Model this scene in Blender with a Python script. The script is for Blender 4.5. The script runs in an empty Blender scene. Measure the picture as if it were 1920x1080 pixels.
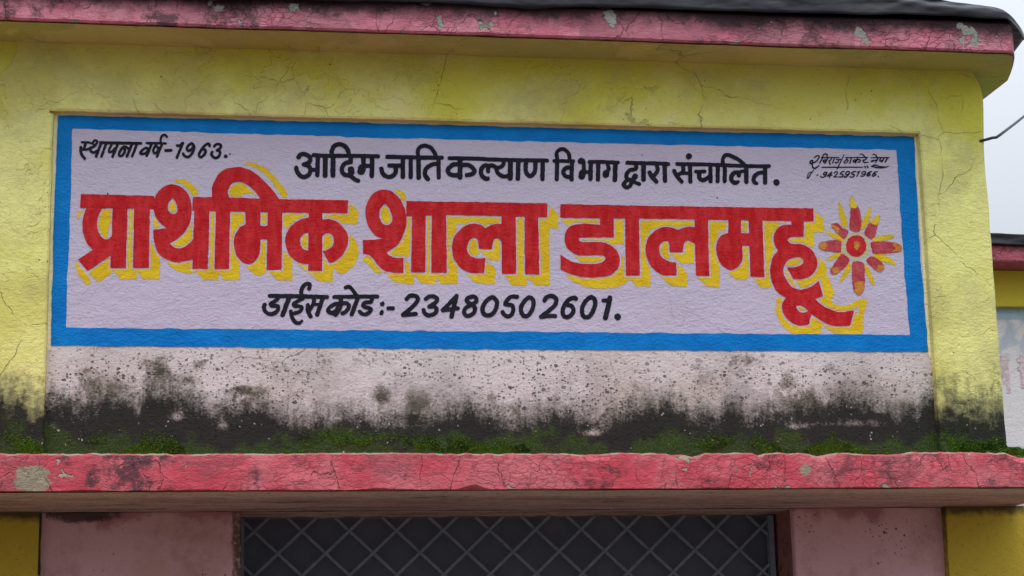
import bpy, math, random
import numpy as np
from mathutils import Matrix, Vector, noise as mnoise

S = bpy.context.scene
C = S.collection

# ------------------------------------------------------------------ camera
cam_d = bpy.data.cameras.new("camera")
cam = bpy.data.objects.new("camera", cam_d)
C.objects.link(cam)
cam_d.sensor_width = 36.0
cam_d.lens = 3582.8 / 1920.0 * 36.0
cam_d.clip_start = 0.05
cam_d.clip_end = 3000.0
RX = (0.98782953, -0.15416314, -0.02065305)      # right, down, forward axes of the camera
RY = (0.01215343, 0.20887889, -0.97786600)
RZ = (0.15506488, 0.96571390, 0.20821034)
mw = Matrix.Identity(4)
for i in range(3):
    mw[i][0] = RX[i]; mw[i][1] = -RY[i]; mw[i][2] = -RZ[i]
mw[0][3], mw[1][3], mw[2][3] = 0.51779597, -6.29142748, 1.60471106
cam.matrix_world = mw
S.camera = cam

# ------------------------------------------------------------------ overcast sky and soft sun
SUN_EL, SUN_AZ = math.radians(66), math.radians(200)     # azimuth clockwise from +Y
world = bpy.data.worlds.new("World")
S.world = world
world.use_nodes = True
wn = world.node_tree
wn.nodes.clear()
wo = wn.nodes.new('ShaderNodeOutputWorld')
wb = wn.nodes.new('ShaderNodeBackground')
ws = wn.nodes.new('ShaderNodeTexSky')
ws.sky_type = 'NISHITA'
ws.sun_disc = False
ws.sun_elevation = SUN_EL
ws.sun_rotation = SUN_AZ
ws.air_density = 1.2
ws.dust_density = 3.0
wm = wn.nodes.new('ShaderNodeMix'); wm.data_type = 'RGBA'
wm.inputs[0].default_value = 0.82
wn.links.new(ws.outputs[0], wm.inputs[6])
# cloud deck: one even grey-white layer, faintly mottled
wt = wn.nodes.new('ShaderNodeTexCoord')
wno = wn.nodes.new('ShaderNodeTexNoise'); wno.inputs['Scale'].default_value = 2.2; wno.inputs['Detail'].default_value = 5
wn.links.new(wt.outputs['Generated'], wno.inputs['Vector'])
wr = wn.nodes.new('ShaderNodeMix'); wr.data_type = 'RGBA'
wr.inputs[6].default_value = (5.6, 5.9, 6.4, 1)
wr.inputs[7].default_value = (6.7, 6.95, 7.35, 1)
wn.links.new(wno.outputs[0], wr.inputs[0])
wn.links.new(wr.outputs[2], wm.inputs[7])
# overcast sky: about twice as bright overhead as near the horizon
wsep = wn.nodes.new('ShaderNodeSeparateXYZ'); wn.links.new(wt.outputs['Generated'], wsep.inputs[0])
wgr = wn.nodes.new('ShaderNodeMapRange'); wgr.inputs[1].default_value = 0.0; wgr.inputs[2].default_value = 1.0
wgr.inputs[3].default_value = 0.45; wgr.inputs[4].default_value = 3.4
wn.links.new(wsep.outputs[2], wgr.inputs[0])
wmul = wn.nodes.new('ShaderNodeVectorMath'); wmul.operation = 'SCALE'
wn.links.new(wm.outputs[2], wmul.inputs[0]); wn.links.new(wgr.outputs[0], wmul.inputs['Scale'])
wn.links.new(wmul.outputs[0], wb.inputs[0])
wb.inputs[1].default_value = 0.115
wn.links.new(wb.outputs[0], wo.inputs[0])

sun_d = bpy.data.lights.new("sun", 'SUN')
sun_d.energy = 1.1
sun_d.angle = math.radians(35)
sun_d.color = (1.0, 0.97, 0.93)
sun = bpy.data.objects.new("sun", sun_d)
C.objects.link(sun)
sd = Vector((math.sin(SUN_AZ) * math.cos(SUN_EL), math.cos(SUN_AZ) * math.cos(SUN_EL), math.sin(SUN_EL)))
sun.rotation_euler = (-sd).to_track_quat('-Z', 'Y').to_euler()
sun.location = (0, -8, 12)

S.view_settings.view_transform = 'Standard'
S.view_settings.look = 'None'
S.view_settings.gamma = 1.0
S.view_settings.use_curve_mapping = False
S.view_settings.exposure = -0.02

# ------------------------------------------------------------------ object helpers
def link(o, parent=None):
    C.objects.link(o)
    if parent is not None:
        o.parent = parent
        o.matrix_parent_inverse = parent_inv[parent.name]
    return o

parent_inv = {}
def thing(name, label, cat, loc=(0, 0, 0), group=None):
    o = bpy.data.objects.new(name, None)
    o.empty_display_size = 0.1
    C.objects.link(o)
    o.location = loc
    parent_inv[o.name] = Matrix.Translation(loc).inverted()
    tag(o, label, cat, group)
    return o

def tag(o, label, cat, group=None):
    o['label'] = label; o['category'] = cat
    if group: o['group'] = group
    return o

def mesh_obj(name, verts, faces, mat, parent=None, smooth=False):
    me = bpy.data.meshes.new(name)
    me.from_pydata([tuple(map(float, v)) for v in verts], [], faces)
    me.materials.append(mat)
    if smooth:
        me.polygons.foreach_set('use_smooth', [True] * len(me.polygons))
    me.update()
    o = bpy.data.objects.new(name, me)
    parent_inv[o.name] = Matrix.Identity(4)
    link(o, parent)
    parent_inv[o.name] = Matrix.Identity(4)
    return o

class MB:
    def __init__(s): s.v = []; s.f = []
    def box(s, x0, x1, y0, y1, z0, z1):
        b = len(s.v)
        s.v += [(x, y, z) for z in (z0, z1) for y in (y0, y1) for x in (x0, x1)]
        for q in ((0, 2, 3, 1), (4, 5, 7, 6), (0, 1, 5, 4), (2, 6, 7, 3), (0, 4, 6, 2), (1, 3, 7, 5)):
            s.f.append(tuple(b + i for i in q))
    def grid(s, P, closed=False):
        """P[i][j] points; quads between neighbours; closed joins the last j to the first"""
        b = len(s.v); n = len(P[0])
        for row in P: s.v += row
        for i in range(len(P) - 1):
            for j in range(n if closed else n - 1):
                k = (j + 1) % n
                s.f.append((b + i * n + j, b + i * n + k, b + (i + 1) * n + k, b + (i + 1) * n + j))
    def cap(s, ring):
        b = len(s.v); s.v += ring; s.f.append(tuple(range(b, b + len(ring))))
    def tube(s, pts, r, n=8):
        P = []
        for i, p in enumerate(pts):
            p = Vector(p)
            d = (Vector(pts[min(i + 1, len(pts) - 1)]) - Vector(pts[max(i - 1, 0)])).normalized()
            a = d.cross(Vector((0, 1, 0.13))).normalized(); c = d.cross(a)
            P.append([tuple(p + (a * math.cos(t) + c * math.sin(t)) * r) for t in [2 * math.pi * k / n for k in range(n)]])
        s.grid(P, True); s.cap(P[0]); s.cap(P[-1])
    def build(s, name, mat, parent=None, smooth=False):
        return mesh_obj(name, s.v, s.f, mat, parent, smooth)

def nz(x, y=0.0, z=0.0):
    return mnoise.noise(Vector((x, y, z)))          # about -1..1
def fbm(x, y=0.0, z=0.0, o=4):
    return sum(nz(x * 2**i, y * 2**i + 7.1 * i, z * 2**i) / 2**i for i in range(o))
def lin(a, b, n): return [a + (b - a) * i / (n - 1) for i in range(n)]

# ------------------------------------------------------------------ material helpers
class Mat:
    def __init__(s, name, rough=0.85, spec=0.3):
        s.m = bpy.data.materials.new(name); s.m.use_nodes = True
        s.t = s.m.node_tree; s.b = s.t.nodes['Principled BSDF']
        s.b.inputs['Roughness'].default_value = rough
        s.b.inputs['Specular IOR Level'].default_value = spec
        g = s.t.nodes.new('ShaderNodeNewGeometry'); s.pos = g.outputs['Position']
        sep = s.t.nodes.new('ShaderNodeSeparateXYZ'); s.L(s.pos, sep.inputs[0])
        s.x, s.y, s.z = sep.outputs
    def L(s, a, b): s.t.links.new(a, b)
    def put(s, sock, v):
        if isinstance(v, bpy.types.NodeSocket): s.L(v, sock)
        elif isinstance(v, (tuple, list)) and len(v) == 3 and sock.type == 'RGBA': sock.default_value = (*v, 1)
        else: sock.default_value = v
    def scaled(s, sx, sy, sz, off=(0, 0, 0)):
        n = s.t.nodes.new('ShaderNodeMapping'); s.L(s.pos, n.inputs[0])
        n.inputs['Scale'].default_value = (sx, sy, sz); n.inputs['Location'].default_value = off
        return n.outputs[0]
    def noise(s, scale, detail=4, rough=0.55, vec=None, dist=0.0, off=None):
        n = s.t.nodes.new('ShaderNodeTexNoise')
        if off is not None and vec is None: vec = s.scaled(1, 1, 1, (off, off * .7, off * 1.3))
        s.L(vec or s.pos, n.inputs['Vector'])
        n.inputs['Scale'].default_value = scale; n.inputs['Detail'].default_value = detail
        n.inputs['Roughness'].default_value = rough; n.inputs['Distortion'].default_value = dist
        return n.outputs[0]
    def warp(s, amount, scale, vec=None):
        n = s.t.nodes.new('ShaderNodeTexNoise'); s.L(vec or s.pos, n.inputs['Vector'])
        n.inputs['Scale'].default_value = scale; n.inputs['Detail'].default_value = 4
        a = s.t.nodes.new('ShaderNodeVectorMath'); a.operation = 'SUBTRACT'; s.L(n.outputs[1], a.inputs[0]); a.inputs[1].default_value = (.5, .5, .5)
        b = s.t.nodes.new('ShaderNodeVectorMath'); b.operation = 'SCALE'; s.L(a.outputs[0], b.inputs[0]); b.inputs['Scale'].default_value = amount
        c = s.t.nodes.new('ShaderNodeVectorMath'); c.operation = 'ADD'; s.L(vec or s.pos, c.inputs[0]); s.L(b.outputs[0], c.inputs[1])
        return c.outputs[0]
    def edge(s, scale, vec=None, rnd=1.0):
        n = s.t.nodes.new('ShaderNodeTexVoronoi'); n.feature = 'DISTANCE_TO_EDGE'
        s.L(vec or s.pos, n.inputs['Vector']); n.inputs['Scale'].default_value = scale
        n.inputs['Randomness'].default_value = rnd
        return n.outputs['Distance']
    def cell(s, scale, vec=None):
        n = s.t.nodes.new('ShaderNodeTexVoronoi'); s.L(vec or s.pos, n.inputs['Vector']); n.inputs['Scale'].default_value = scale
        return n.outputs['Color']
    def dots(s, scale, vec=None):
        n = s.t.nodes.new('ShaderNodeTexVoronoi'); s.L(vec or s.pos, n.inputs['Vector']); n.inputs['Scale'].default_value = scale
        return n.outputs['Distance']
    def specks(s, scale, lo, size=.32, vec=None):
        """separate round-ish specks, only in some cells and of different sizes"""
        n = s.t.nodes.new('ShaderNodeTexVoronoi'); s.L(vec or s.pos, n.inputs['Vector']); n.inputs['Scale'].default_value = scale
        c = s.t.nodes.new('ShaderNodeSeparateColor'); s.L(n.outputs['Color'], c.inputs[0])
        r = s.ramp(c.outputs[0], lo, 1.0, 0.0, size, False)
        return s.ramp(s.math('SUBTRACT', r, n.outputs['Distance']), -.03, .05)
    def ramp(s, v, a, b, lo=0.0, hi=1.0, smooth=True):
        n = s.t.nodes.new('ShaderNodeMapRange'); n.clamp = True
        if smooth: n.interpolation_type = 'SMOOTHSTEP'
        s.put(n.inputs[0], v); n.inputs[1].default_value = a; n.inputs[2].default_value = b
        n.inputs[3].default_value = lo; n.inputs[4].default_value = hi
        return n.outputs[0]
    def mix(s, f, a, b):
        n = s.t.nodes.new('ShaderNodeMix'); n.data_type = 'RGBA'
        s.put(n.inputs[0], f); s.put(n.inputs[6], a); s.put(n.inputs[7], b)
        return n.outputs[2]
    def math(s, op, a, b=0.0, c=0.0):
        n = s.t.nodes.new('ShaderNodeMath'); n.operation = op
        s.put(n.inputs[0], a); s.put(n.inputs[1], b); s.put(n.inputs[2], c)
        return n.outputs[0]
    def add(s, a, b): return s.math('ADD', a, b)
    def mul(s, a, b): return s.math('MULTIPLY', a, b)
    def wob(s, base, *terms):
        """base + sum amp * (noise - .5)"""
        v = base
        for n, amp in terms: v = s.add(v, s.math('MULTIPLY_ADD', n, amp, -amp * .5))
        return v
    def attr(s, name):
        n = s.t.nodes.new('ShaderNodeAttribute'); n.attribute_name = name
        return n.outputs['Fac']
    def color(s, c): s.put(s.b.inputs['Base Color'], c); return s
    def bump(s, h, dist, strength=1.0):
        n = s.t.nodes.new('ShaderNodeBump'); n.inputs['Strength'].default_value = strength
        n.inputs['Distance'].default_value = dist; s.L(h, n.inputs['Height'])
        if getattr(s, 'nrm', None) is not None: s.L(s.nrm, n.inputs['Normal'])
        s.nrm = n.outputs[0]; s.L(s.nrm, s.b.inputs['Normal']); return s

def stipple(m, amt=1.0):
    """rough trowelled plaster, the same everywhere because it reads world position"""
    v = m.scaled(0.62, 1, 1.0)
    h = m.add(m.mul(m.noise(115, 3, .6, v, .6), .7), m.mul(m.noise(38, 3, .5, v, .4), .55))
    m.bump(h, 0.0052 * amt)
    m.bump(m.noise(5, 3), 0.010 * amt)
    return h

def cracks(m, scale, width, keep=.55, seed=0.0):
    v = m.warp(.16, 3.0, m.scaled(1, 1, 1, (seed, seed, seed)))
    v = m.warp(.03, 22.0, v)
    e = m.ramp(m.edge(scale, v), 0, width, 1, 0)
    k = m.ramp(m.noise(1.7, 3, off=seed + 3.1), keep - .03, keep + .05)
    return m.mul(e, k)

ALGAE = (.018, .020, .017)
def algae(m, col, edge_z, soft=.03, amp=1.0, moss_top=2.435, prof=None, lift=None):
    """black damp growth creeping up from the ledge, moss green low down, grains of lime left bare"""
    v = m.wob(m.z, (m.noise(1.3, 2, off=1.7), .20 * amp), (m.noise(5, 4), .28 * amp), (m.noise(22, 4, .75), .26 * amp), (m.noise(110, 2, .7), .06))
    dr = m.noise(10, 4, .65, m.scaled(2.4, 1, .30))
    v = m.wob(v, (dr, .16))
    if lift: v = m.math('SUBTRACT', v, lift)
    if prof: v = m.wob(prof, (m.noise(9, 4), .07), (m.noise(30, 4, .75), .15), (m.noise(120, 2, .7), .06), (dr, .11))
    a = m.ramp(v, edge_z - soft, edge_z + soft, 1, 0)
    halo = m.ramp(v, edge_z, edge_z + (.095 if prof else .15), .70, 0)
    col = m.mix(halo, col, (.085, .088, .062))
    col = m.mix(m.mul(a, .97), col, ALGAE)
    g = m.wob(m.z, (m.noise(3.4, 3, off=9.2), .34), (m.noise(12, 4, .65, off=2.2), .22), (m.noise(90, 3, .7), .05))
    green = m.mul(m.ramp(g, moss_top - .03, moss_top + .02, 1, 0), m.ramp(m.noise(160, 3, .7), .36, .62))
    col = m.mix(m.mul(green, a), col, m.mix(m.noise(60, 3), (.026, .056, .009), (.058, .125, .011)))
    fl = m.mul(m.ramp(m.dots(48, m.warp(.014, 60)), .10, .20, 1, 0), m.ramp(m.noise(31, 2, off=5.), .56, .62))
    col = m.mix(m.mul(fl, a), col, (.42, .40, .38))
    return col, a

# ------------------------------------------------------------------ materials
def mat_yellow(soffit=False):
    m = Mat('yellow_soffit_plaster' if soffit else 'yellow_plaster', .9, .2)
    stipple(m, 1.1)
    v = m.wob(m.z, (m.noise(2.1, 4, .6), .75), (m.noise(6, 3), .16))
    bleached = m.ramp(v, 3.48, 3.68, 0, 1)
    col = m.mix(bleached, (.775, .790, .275), (.66, .66, .090))
    col = m.mix(m.ramp(m.noise(3.2, 4, off=4.4), .50, .70, 0, .55), col, (.56, .55, .095))
    col = m.mix(m.ramp(m.noise(9, 5, .7, off=8.4), .52, .75, 0, .40), col, (.76, .76, .40))
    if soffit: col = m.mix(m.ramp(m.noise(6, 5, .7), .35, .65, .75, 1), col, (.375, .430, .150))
    # old coats lifted off in sheets: shallow steps
    fv = m.warp(.05, 14)
    lay = m.noise(2.3, 5, .58, fv, .3)
    keep = m.ramp(m.noise(1.1, 2, off=31.), .44, .56)
    steps = m.add(m.mul(m.ramp(lay, .500, .506), keep), m.mul(m.ramp(m.noise(5.0, 5, .6, fv), .60, .606), .8))
    col = m.mix(m.mul(m.ramp(lay, .49, .53), m.mul(keep, .35)), col, (.70, .69, .29))
    col = m.mix(m.mul(m.ramp(m.noise(70, 4, .8), .58, .70), .35), col, (.22, .20, .06))
    pits = m.mul(m.ramp(m.dots(34, m.warp(.02, 30)), .06, .13, 1, 0), m.ramp(m.noise(8, 3, off=2.), .54, .62))
    col = m.mix(pits, col, (.07, .06, .035))
    # flaked patches down to grey render
    fl = m.wob(m.noise(3.7, 5, .6, off=12.1), (m.noise(30, 3), .10))
    fl = m.mul(m.ramp(fl, .665, .675), m.ramp(m.z, 2.55, 3.05, 1, .0))
    col = m.mix(m.mul(fl, .85), col, (.34, .33, .21))
    ck = m.mul(cracks(m, 2.3, .0042, .52), m.ramp(m.noise(11, 3, off=6.), .36, .60, .15, 1))
    ck2 = m.mul(cracks(m, 7.0, .009, .60, 5.3), m.ramp(m.noise(16, 3, off=1.), .40, .60, 0, .8))
    ck = m.math('MAXIMUM', ck, ck2)
    col = m.mix(m.mul(ck, .36), col, (.20, .18, .055))
    grime = m.ramp(m.wob(m.noise(2.6, 5, .7, off=61.), (m.noise(19, 4, .75), .3)), .46, .68, 0, .50)
    col = m.mix(grime, col, (.46, .44, .19))
    # streaks of dirt running down near the ledge
    st = m.ramp(m.wob(m.z, (m.noise(9, 4, .6, m.scaled(2.6, 1, .5)), .50), (m.noise(34, 4, .75), .60)), 2.46, 2.66, .62, 0)
    col = m.mix(st, col, (.050, .056, .030))
    left = m.ramp(m.x, -.02, .0, .045, 0)
    rim = m.ramp(m.x, -.10, -.03, 1, 0)
    col, a = algae(m, col, 2.545, .045, lift=m.mul(left, rim))
    m.color(col)
    m.bump(steps, .0022)
    m.bump(m.mul(ck, -1.0), .004)
    m.bump(m.mul(fl, -1.0), .004)
    return m.m

def mat_dirty_white():
    m = Mat('dirty_lime_plaster', .92, .2)
    stipple(m, 1.0)
    col = m.mix(m.noise(2.5, 4), (.60, .575, .565), (.695, .67, .665))
    tan = m.ramp(m.noise(2.2, 4, off=11.), .42, .66, 0, .8)
    col = m.mix(m.mul(tan, m.ramp(m.z, 2.60, 2.72, 1, .5)), col, (.50, .455, .405))
    fine = m.noise(95, 4, .75)
    mid = m.noise(24, 4, .7, off=3.)
    d0 = m.attr('dirt')
    d = m.add(d0, m.mul(m.ramp(d0, .0, .5, .35, 1), m.wob(0.0, (mid, 2.4), (fine, 1.7), (m.noise(8, 3, off=8.), 1.1))))
    col = m.mix(m.ramp(d, .12, .75, 0, .80), col, (.165, .140, .110))
    col = m.mix(m.ramp(d, .70, 1.15, 0, .9), col, (.035, .040, .024))
    grey = m.ramp(m.wob(m.noise(3.1, 5, .7, off=51.), (m.noise(18, 4, .7), .25)), .46, .66, 0, .70)
    col = m.mix(m.mul(grey, m.ramp(m.z, 2.56, 2.74, 1, .35)), col, (.285, .265, .255))
    vv = m.warp(.012, 50, m.scaled(.85, 1, 1.1))
    reg = m.ramp(m.noise(3.0, 4, .65, off=7.), .36, .56, .25, 1)
    zz = m.ramp(m.wob(m.z, (m.noise(6, 3, off=2.), .10)), 2.66, 2.76, 1, .45)
    sp = m.math('MAXIMUM', m.math('MAXIMUM', m.specks(70, .55, .42, vv), m.specks(125, .45, .45, vv)), m.specks(52, .84, .40, vv))
    sp = m.mul(m.mul(sp, reg), zz)
    col = m.mix(m.mul(sp, .88), col, (.060, .055, .046))
    col = m.mix(m.mul(m.mul(m.ramp(m.noise(90, 4, .8), .53, .66), reg), m.mul(zz, .45)), col, (.16, .145, .13))
    ck = m.mul(cracks(m, 5.0, .008, .58, 2.2), .7)
    col = m.mix(ck, col, (.07, .06, .05))
    # the yellow frame paint laps a little over the edge of the bay
    lap = m.math('MAXIMUM', m.ramp(m.wob(m.z, (m.noise(30, 3), .006)), 3.530, 3.532), m.math('MAXIMUM', m.ramp(m.x, -.001, .001, 1, 0), m.ramp(m.x, 2.999, 3.001)))
    lap = m.mul(lap, m.ramp(m.z, 2.72, 2.75))
    col = m.mix(lap, col, (.82, .79, .50))
    col, a = algae(m, col, 0.004, .034, 1.0, 2.455, m.attr('edge'))
    m.color(col)
    m.bump(m.mul(sp, -1), .002)
    return m.m

def paint_mat(name, base, alt, rough, spec, wear=.0, streak=False):
    m = Mat(name, rough, spec)
    stipple(m, 1.0)
    vv = m.scaled(1, 1, .35) if streak else None
    col = m.mix(m.ramp(m.noise(9 if not streak else 34, 5, .68, vv), .38, .64), base, alt)
    col = m.mix(m.ramp(m.noise(150, 2, .6), .60, .78, 0, .35), col, tuple(min(1, c * 1.4 + .012) for c in base))
    if wear:
        col = m.mix(m.mul(m.ramp(m.noise(70, 4, .8), .66, .72), wear), col, (.30, .28, .32))
    m.color(col)
    return m.m

def mat_panel():
    m = Mat('lavender_white_paint', .75, .25)
    stipple(m, 1.05)
    col = m.mix(m.noise(1.8, 4), (.485, .455, .590), (.545, .510, .635))
    col = m.mix(m.ramp(m.noise(14, 4, .65), .50, .75, 0, .35), col, (.54, .51, .65))
    pits = m.mul(m.ramp(m.dots(17, m.warp(.03, 20)), .045, .085, 1, 0), m.ramp(m.noise(9, 3, off=6.), .60, .66))
    col = m.mix(pits, col, (.03, .028, .035))
    ck = m.mul(cracks(m, 3.0, .006, .56, 7.7), .30)
    col = m.mix(ck, col, (.2, .18, .2))
    m.color(col)
    return m.m

def mat_slab(name, base, alt, deep, crackle, grime_lo, grime_hi, up, cement=(.30, .31, .27), chips=.648, patches=()):
    """old red oxide paint on a cement edge: crackled, chipped, sooty towards one edge"""
    m = Mat(name, .85, .12)
    stipple(m, .9)
    col = m.mix(m.ramp(m.noise(7, 4, .6), .36, .64), base, alt)
    col = m.mix(m.ramp(m.noise(22, 5, .7, off=3.), .52, .72, 0, .8), col, deep)
    # sheets of paint of slightly different age
    cc = m.cell(3.4, m.warp(.22, 4.0))
    bw = m.t.nodes.new('ShaderNodeSeparateColor'); m.L(cc, bw.inputs[0])
    col = m.mix(m.ramp(bw.outputs[0], .62, .66, 0, .55), col, tuple(c * .55 for c in alt))
    # crackle net
    net = m.ramp(m.edge(34, m.warp(.03, 30, m.warp(.05, 9, m.scaled(.7, 1, 1.5)))), 0, .055, 1, 0)
    net = m.mul(net, m.ramp(m.noise(3.5, 3, off=1.), .40, .62, .10, crackle))
    ck = m.ramp(m.edge(4.6, m.warp(.035, 25, m.warp(.16, 5, m.scaled(1.25, 1, .8)))), 0, .012, 1, 0)
    ck = m.mul(ck, m.ramp(m.noise(5, 3, off=14.), .40, .55, .1, 1))
    grain = m.noise(60, 4, .65, m.scaled(.35, 1, 1.5), .6)
    col = m.mix(m.ramp(grain, .52, .72, 0, .38), col, tuple(c * .42 for c in alt))
    col = m.mix(m.ramp(grain, .30, .42, .30, 0), col, tuple(min(1, c * 1.25 + .03) for c in alt))
    ck = m.mul(ck, m.ramp(m.noise(30, 3, off=9.), .35, .60, .25, .9))
    cr = m.math('MAXIMUM', net, ck)
    col = m.mix(m.mul(cr, .72), col, (.045, .028, .030))
    # sooty growth
    dirt = m.wob(m.noise(6, 5, .7, off=31.), (m.noise(60, 4, .8), .20))
    col = m.mix(m.mul(m.ramp(dirt, .52, .64, 0, .88), m.ramp(m.x, .2, 1.1, 1, .75)), col, (.075, .048, .055))
    v = m.wob(m.z, (m.noise(4, 4, off=2.4), .13), (m.noise(24, 4, .7), .07))
    col = m.mix(m.ramp(v, grime_lo, grime_hi, 0, .93) if up else m.ramp(v, grime_lo, grime_hi, .93, 0), col, (.022, .020, .024))
    # chips down to cement
    ch = m.wob(m.noise(8.5, 4, .55, off=40.), (m.noise(55, 3), .10))
    ch = m.ramp(ch, chips - .008, chips + .008)
    col = m.mix(ch, col, m.mix(m.noise(70, 3), tuple(c * .75 for c in cement), cement))
    for (px, pz, rx, rz) in patches:
        dx = m.math('MULTIPLY', m.add(m.x, -px), 1 / rx); dz = m.math('MULTIPLY', m.add(m.z, -pz), 1 / rz)
        e = m.wob(m.add(m.mul(dx, dx), m.mul(dz, dz)), (m.noise(26, 4, .75), 3.2))
        col = m.mix(m.ramp(e, .65, 1.1, .9, 0), col, m.mix(m.noise(60, 3), (.20, .19, .13), (.42, .39, .28)))
    m.color(col)
    m.bump(grain, .0024)
    m.bump(m.mul(cr, -1), .0035)
    m.bump(m.mul(ch, -1), .004)
    return m.m

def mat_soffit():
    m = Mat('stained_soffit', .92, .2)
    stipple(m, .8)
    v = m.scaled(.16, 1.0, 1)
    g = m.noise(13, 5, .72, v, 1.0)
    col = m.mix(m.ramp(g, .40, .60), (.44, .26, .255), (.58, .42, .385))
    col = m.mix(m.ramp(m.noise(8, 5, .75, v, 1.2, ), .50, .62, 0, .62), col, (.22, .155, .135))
    # paler strip along the front edge
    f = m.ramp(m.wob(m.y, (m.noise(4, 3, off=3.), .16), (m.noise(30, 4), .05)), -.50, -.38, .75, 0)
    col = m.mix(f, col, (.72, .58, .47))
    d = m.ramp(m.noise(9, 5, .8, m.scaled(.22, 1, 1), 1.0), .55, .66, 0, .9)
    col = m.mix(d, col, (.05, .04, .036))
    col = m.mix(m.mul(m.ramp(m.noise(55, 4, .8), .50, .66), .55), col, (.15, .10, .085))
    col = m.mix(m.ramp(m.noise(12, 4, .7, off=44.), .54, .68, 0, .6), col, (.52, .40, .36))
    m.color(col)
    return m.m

def mat_pink_wall():
    m = Mat('pink_distemper', .92, .2)
    stipple(m, .6)
    col = m.mix(m.noise(1.6, 4), (.70, .40, .46), (.78, .49, .55))
    # dark red blotches, stronger towards the top under the ledge
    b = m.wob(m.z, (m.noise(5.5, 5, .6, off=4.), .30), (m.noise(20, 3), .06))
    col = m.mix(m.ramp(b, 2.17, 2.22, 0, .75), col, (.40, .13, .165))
    col = m.mix(m.ramp(m.noise(4, 4, off=17.), .56, .70, 0, .5), col, (.56, .33, .28))
    sm = m.ramp(m.wob(m.noise(3.0, 5, .7, off=71.), (m.noise(24, 4, .75), .25)), .48, .68, 0, .55)
    col = m.mix(sm, col, (.42, .215, .24))
    sp = m.mul(m.math('MAXIMUM', m.specks(70, .86, .4), m.specks(120, .75, .4)), m.ramp(m.noise(6, 3, off=2.), .50, .62))
    col = m.mix(sp, col, (.20, .10, .10))
    col = m.mix(m.mul(m.ramp(m.noise(90, 3, .8), .60, .70), .4), col, (.16, .09, .09))
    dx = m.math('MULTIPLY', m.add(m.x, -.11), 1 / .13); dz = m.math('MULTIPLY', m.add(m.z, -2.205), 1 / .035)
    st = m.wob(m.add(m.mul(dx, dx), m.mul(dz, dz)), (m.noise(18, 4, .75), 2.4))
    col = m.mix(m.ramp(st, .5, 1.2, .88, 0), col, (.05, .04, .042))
    ck = m.mul(cracks(m, 3.0, .005, .60, 9.9), .8)
    col = m.mix(m.mul(ck, .6), col, (.12, .06, .06))
    # broken plaster along the window opening
    e = m.wob(m.x, (m.noise(16, 4, .7), .045))
    br = m.mul(m.ramp(e, .590, .600), m.ramp(m.x, .9, 1.0, 1, 0))
    col = m.mix(m.mul(br, m.ramp(m.noise(45, 4, .7), .35, .55, .25, 1)), col, (.17, .11, .085))
    m.color(col)
    m.bump(m.mul(br, m.noise(55, 4)), .012)
    return m.m

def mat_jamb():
    m = Mat('dark_red_jamb_plaster', .92, .2)  # darker red than the pink wall, with near-black blotches
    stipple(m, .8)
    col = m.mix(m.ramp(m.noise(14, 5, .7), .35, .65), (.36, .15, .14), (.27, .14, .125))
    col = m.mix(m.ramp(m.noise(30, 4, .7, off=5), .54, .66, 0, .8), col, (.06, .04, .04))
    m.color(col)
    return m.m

def mat_ochre():
    m = Mat('ochre_plaster', .9, .2)
    stipple(m, .7)
    col = m.mix(m.noise(4, 4), (.62, .45, .045), (.56, .42, .06))
    col = m.mix(m.mul(m.ramp(m.noise(60, 4, .75), .56, .70), .6), col, (.17, .12, .03))
    v = m.wob(m.z, (m.noise(10, 4), .05), (m.noise(50, 3), .03))
    col = m.mix(m.ramp(v, 2.165, 2.20, 0, .9), col, (.06, .045, .035))
    e = m.wob(m.x, (m.noise(18, 4, .7), .022))
    dk = m.mul(m.ramp(e, 3.004, 3.016, 1, 0), m.ramp(m.x, 2.9, 2.95))
    col = m.mix(m.mul(dk, .85), col, (.04, .035, .03))
    m.color(col)
    return m.m

def simple(name, col, rough=.8, spec=.3, var=.25, scale=20, metal=0.0):
    m = Mat(name, rough, spec)
    m.b.inputs['Metallic'].default_value = metal
    m.color(m.mix(m.noise(scale, 4, .6), tuple(c * (1 - var) for c in col), tuple(c * (1 + var) for c in col)))
    return m

MY = mat_yellow()
MD = mat_dirty_white()
MP = mat_panel()
M_BLUE = paint_mat('blue_enamel', (.001, .172, .53), (.002, .205, .60), .55, .10)
M_RED = paint_mat('red_enamel', (.44, .009, .013), (.54, .028, .034), .55, .10, streak=True)
M_YEL = paint_mat('yellow_enamel', (.64, .44, .006), (.72, .53, .012), .55, .2, .25)
M_BLK = paint_mat('black_enamel', (.010, .010, .018), (.016, .016, .026), .6, .10)
M_PETAL = paint_mat('thin_red_paint', (.40, .035, .050), (.48, .085, .105), .55, .12, .55, True)
M_TIP = paint_mat('orange_brushed_paint', (.56, .25, .035), (.50, .14, .05), .55, .12, .4, True)
M_PALE = paint_mat('thin_yellow_wash', (.52, .47, .26), (.50, .47, .44), .6, .1, .5)
M_ROOF = mat_slab('weathered_pink_edge', (.54, .155, .215), (.60, .24, .30), (.33, .13, .165), .75, 3.800, 3.880, True, (.33, .34, .31), .625)
M_LEDGE = mat_slab('red_oxide_ledge', (.58, .075, .105), (.64, .165, .195), (.40, .095, .115), .45, 2.12, 2.165, False, (.44, .39, .30), .66, ((.012, 2.245, .055, .040), (2.335, 2.265, .02, .02)))
M_SOF = mat_soffit()
M_PINK = mat_pink_wall()
M_JAMB = mat_jamb()
M_OCH = mat_ochre()
mt = simple('black_plastic_sheet', (.016, .016, .022), .42, .28, .3, 12)
mt.bump(mt.noise(7, 3, .5, mt.scaled(.5, 1, 1.2)), .02)
M_TARP = mt.m
mt = simple('grey_blue_iron', (.20, .235, .32), .75, .10, .45, 40)
M_IRON = mt.m
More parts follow.
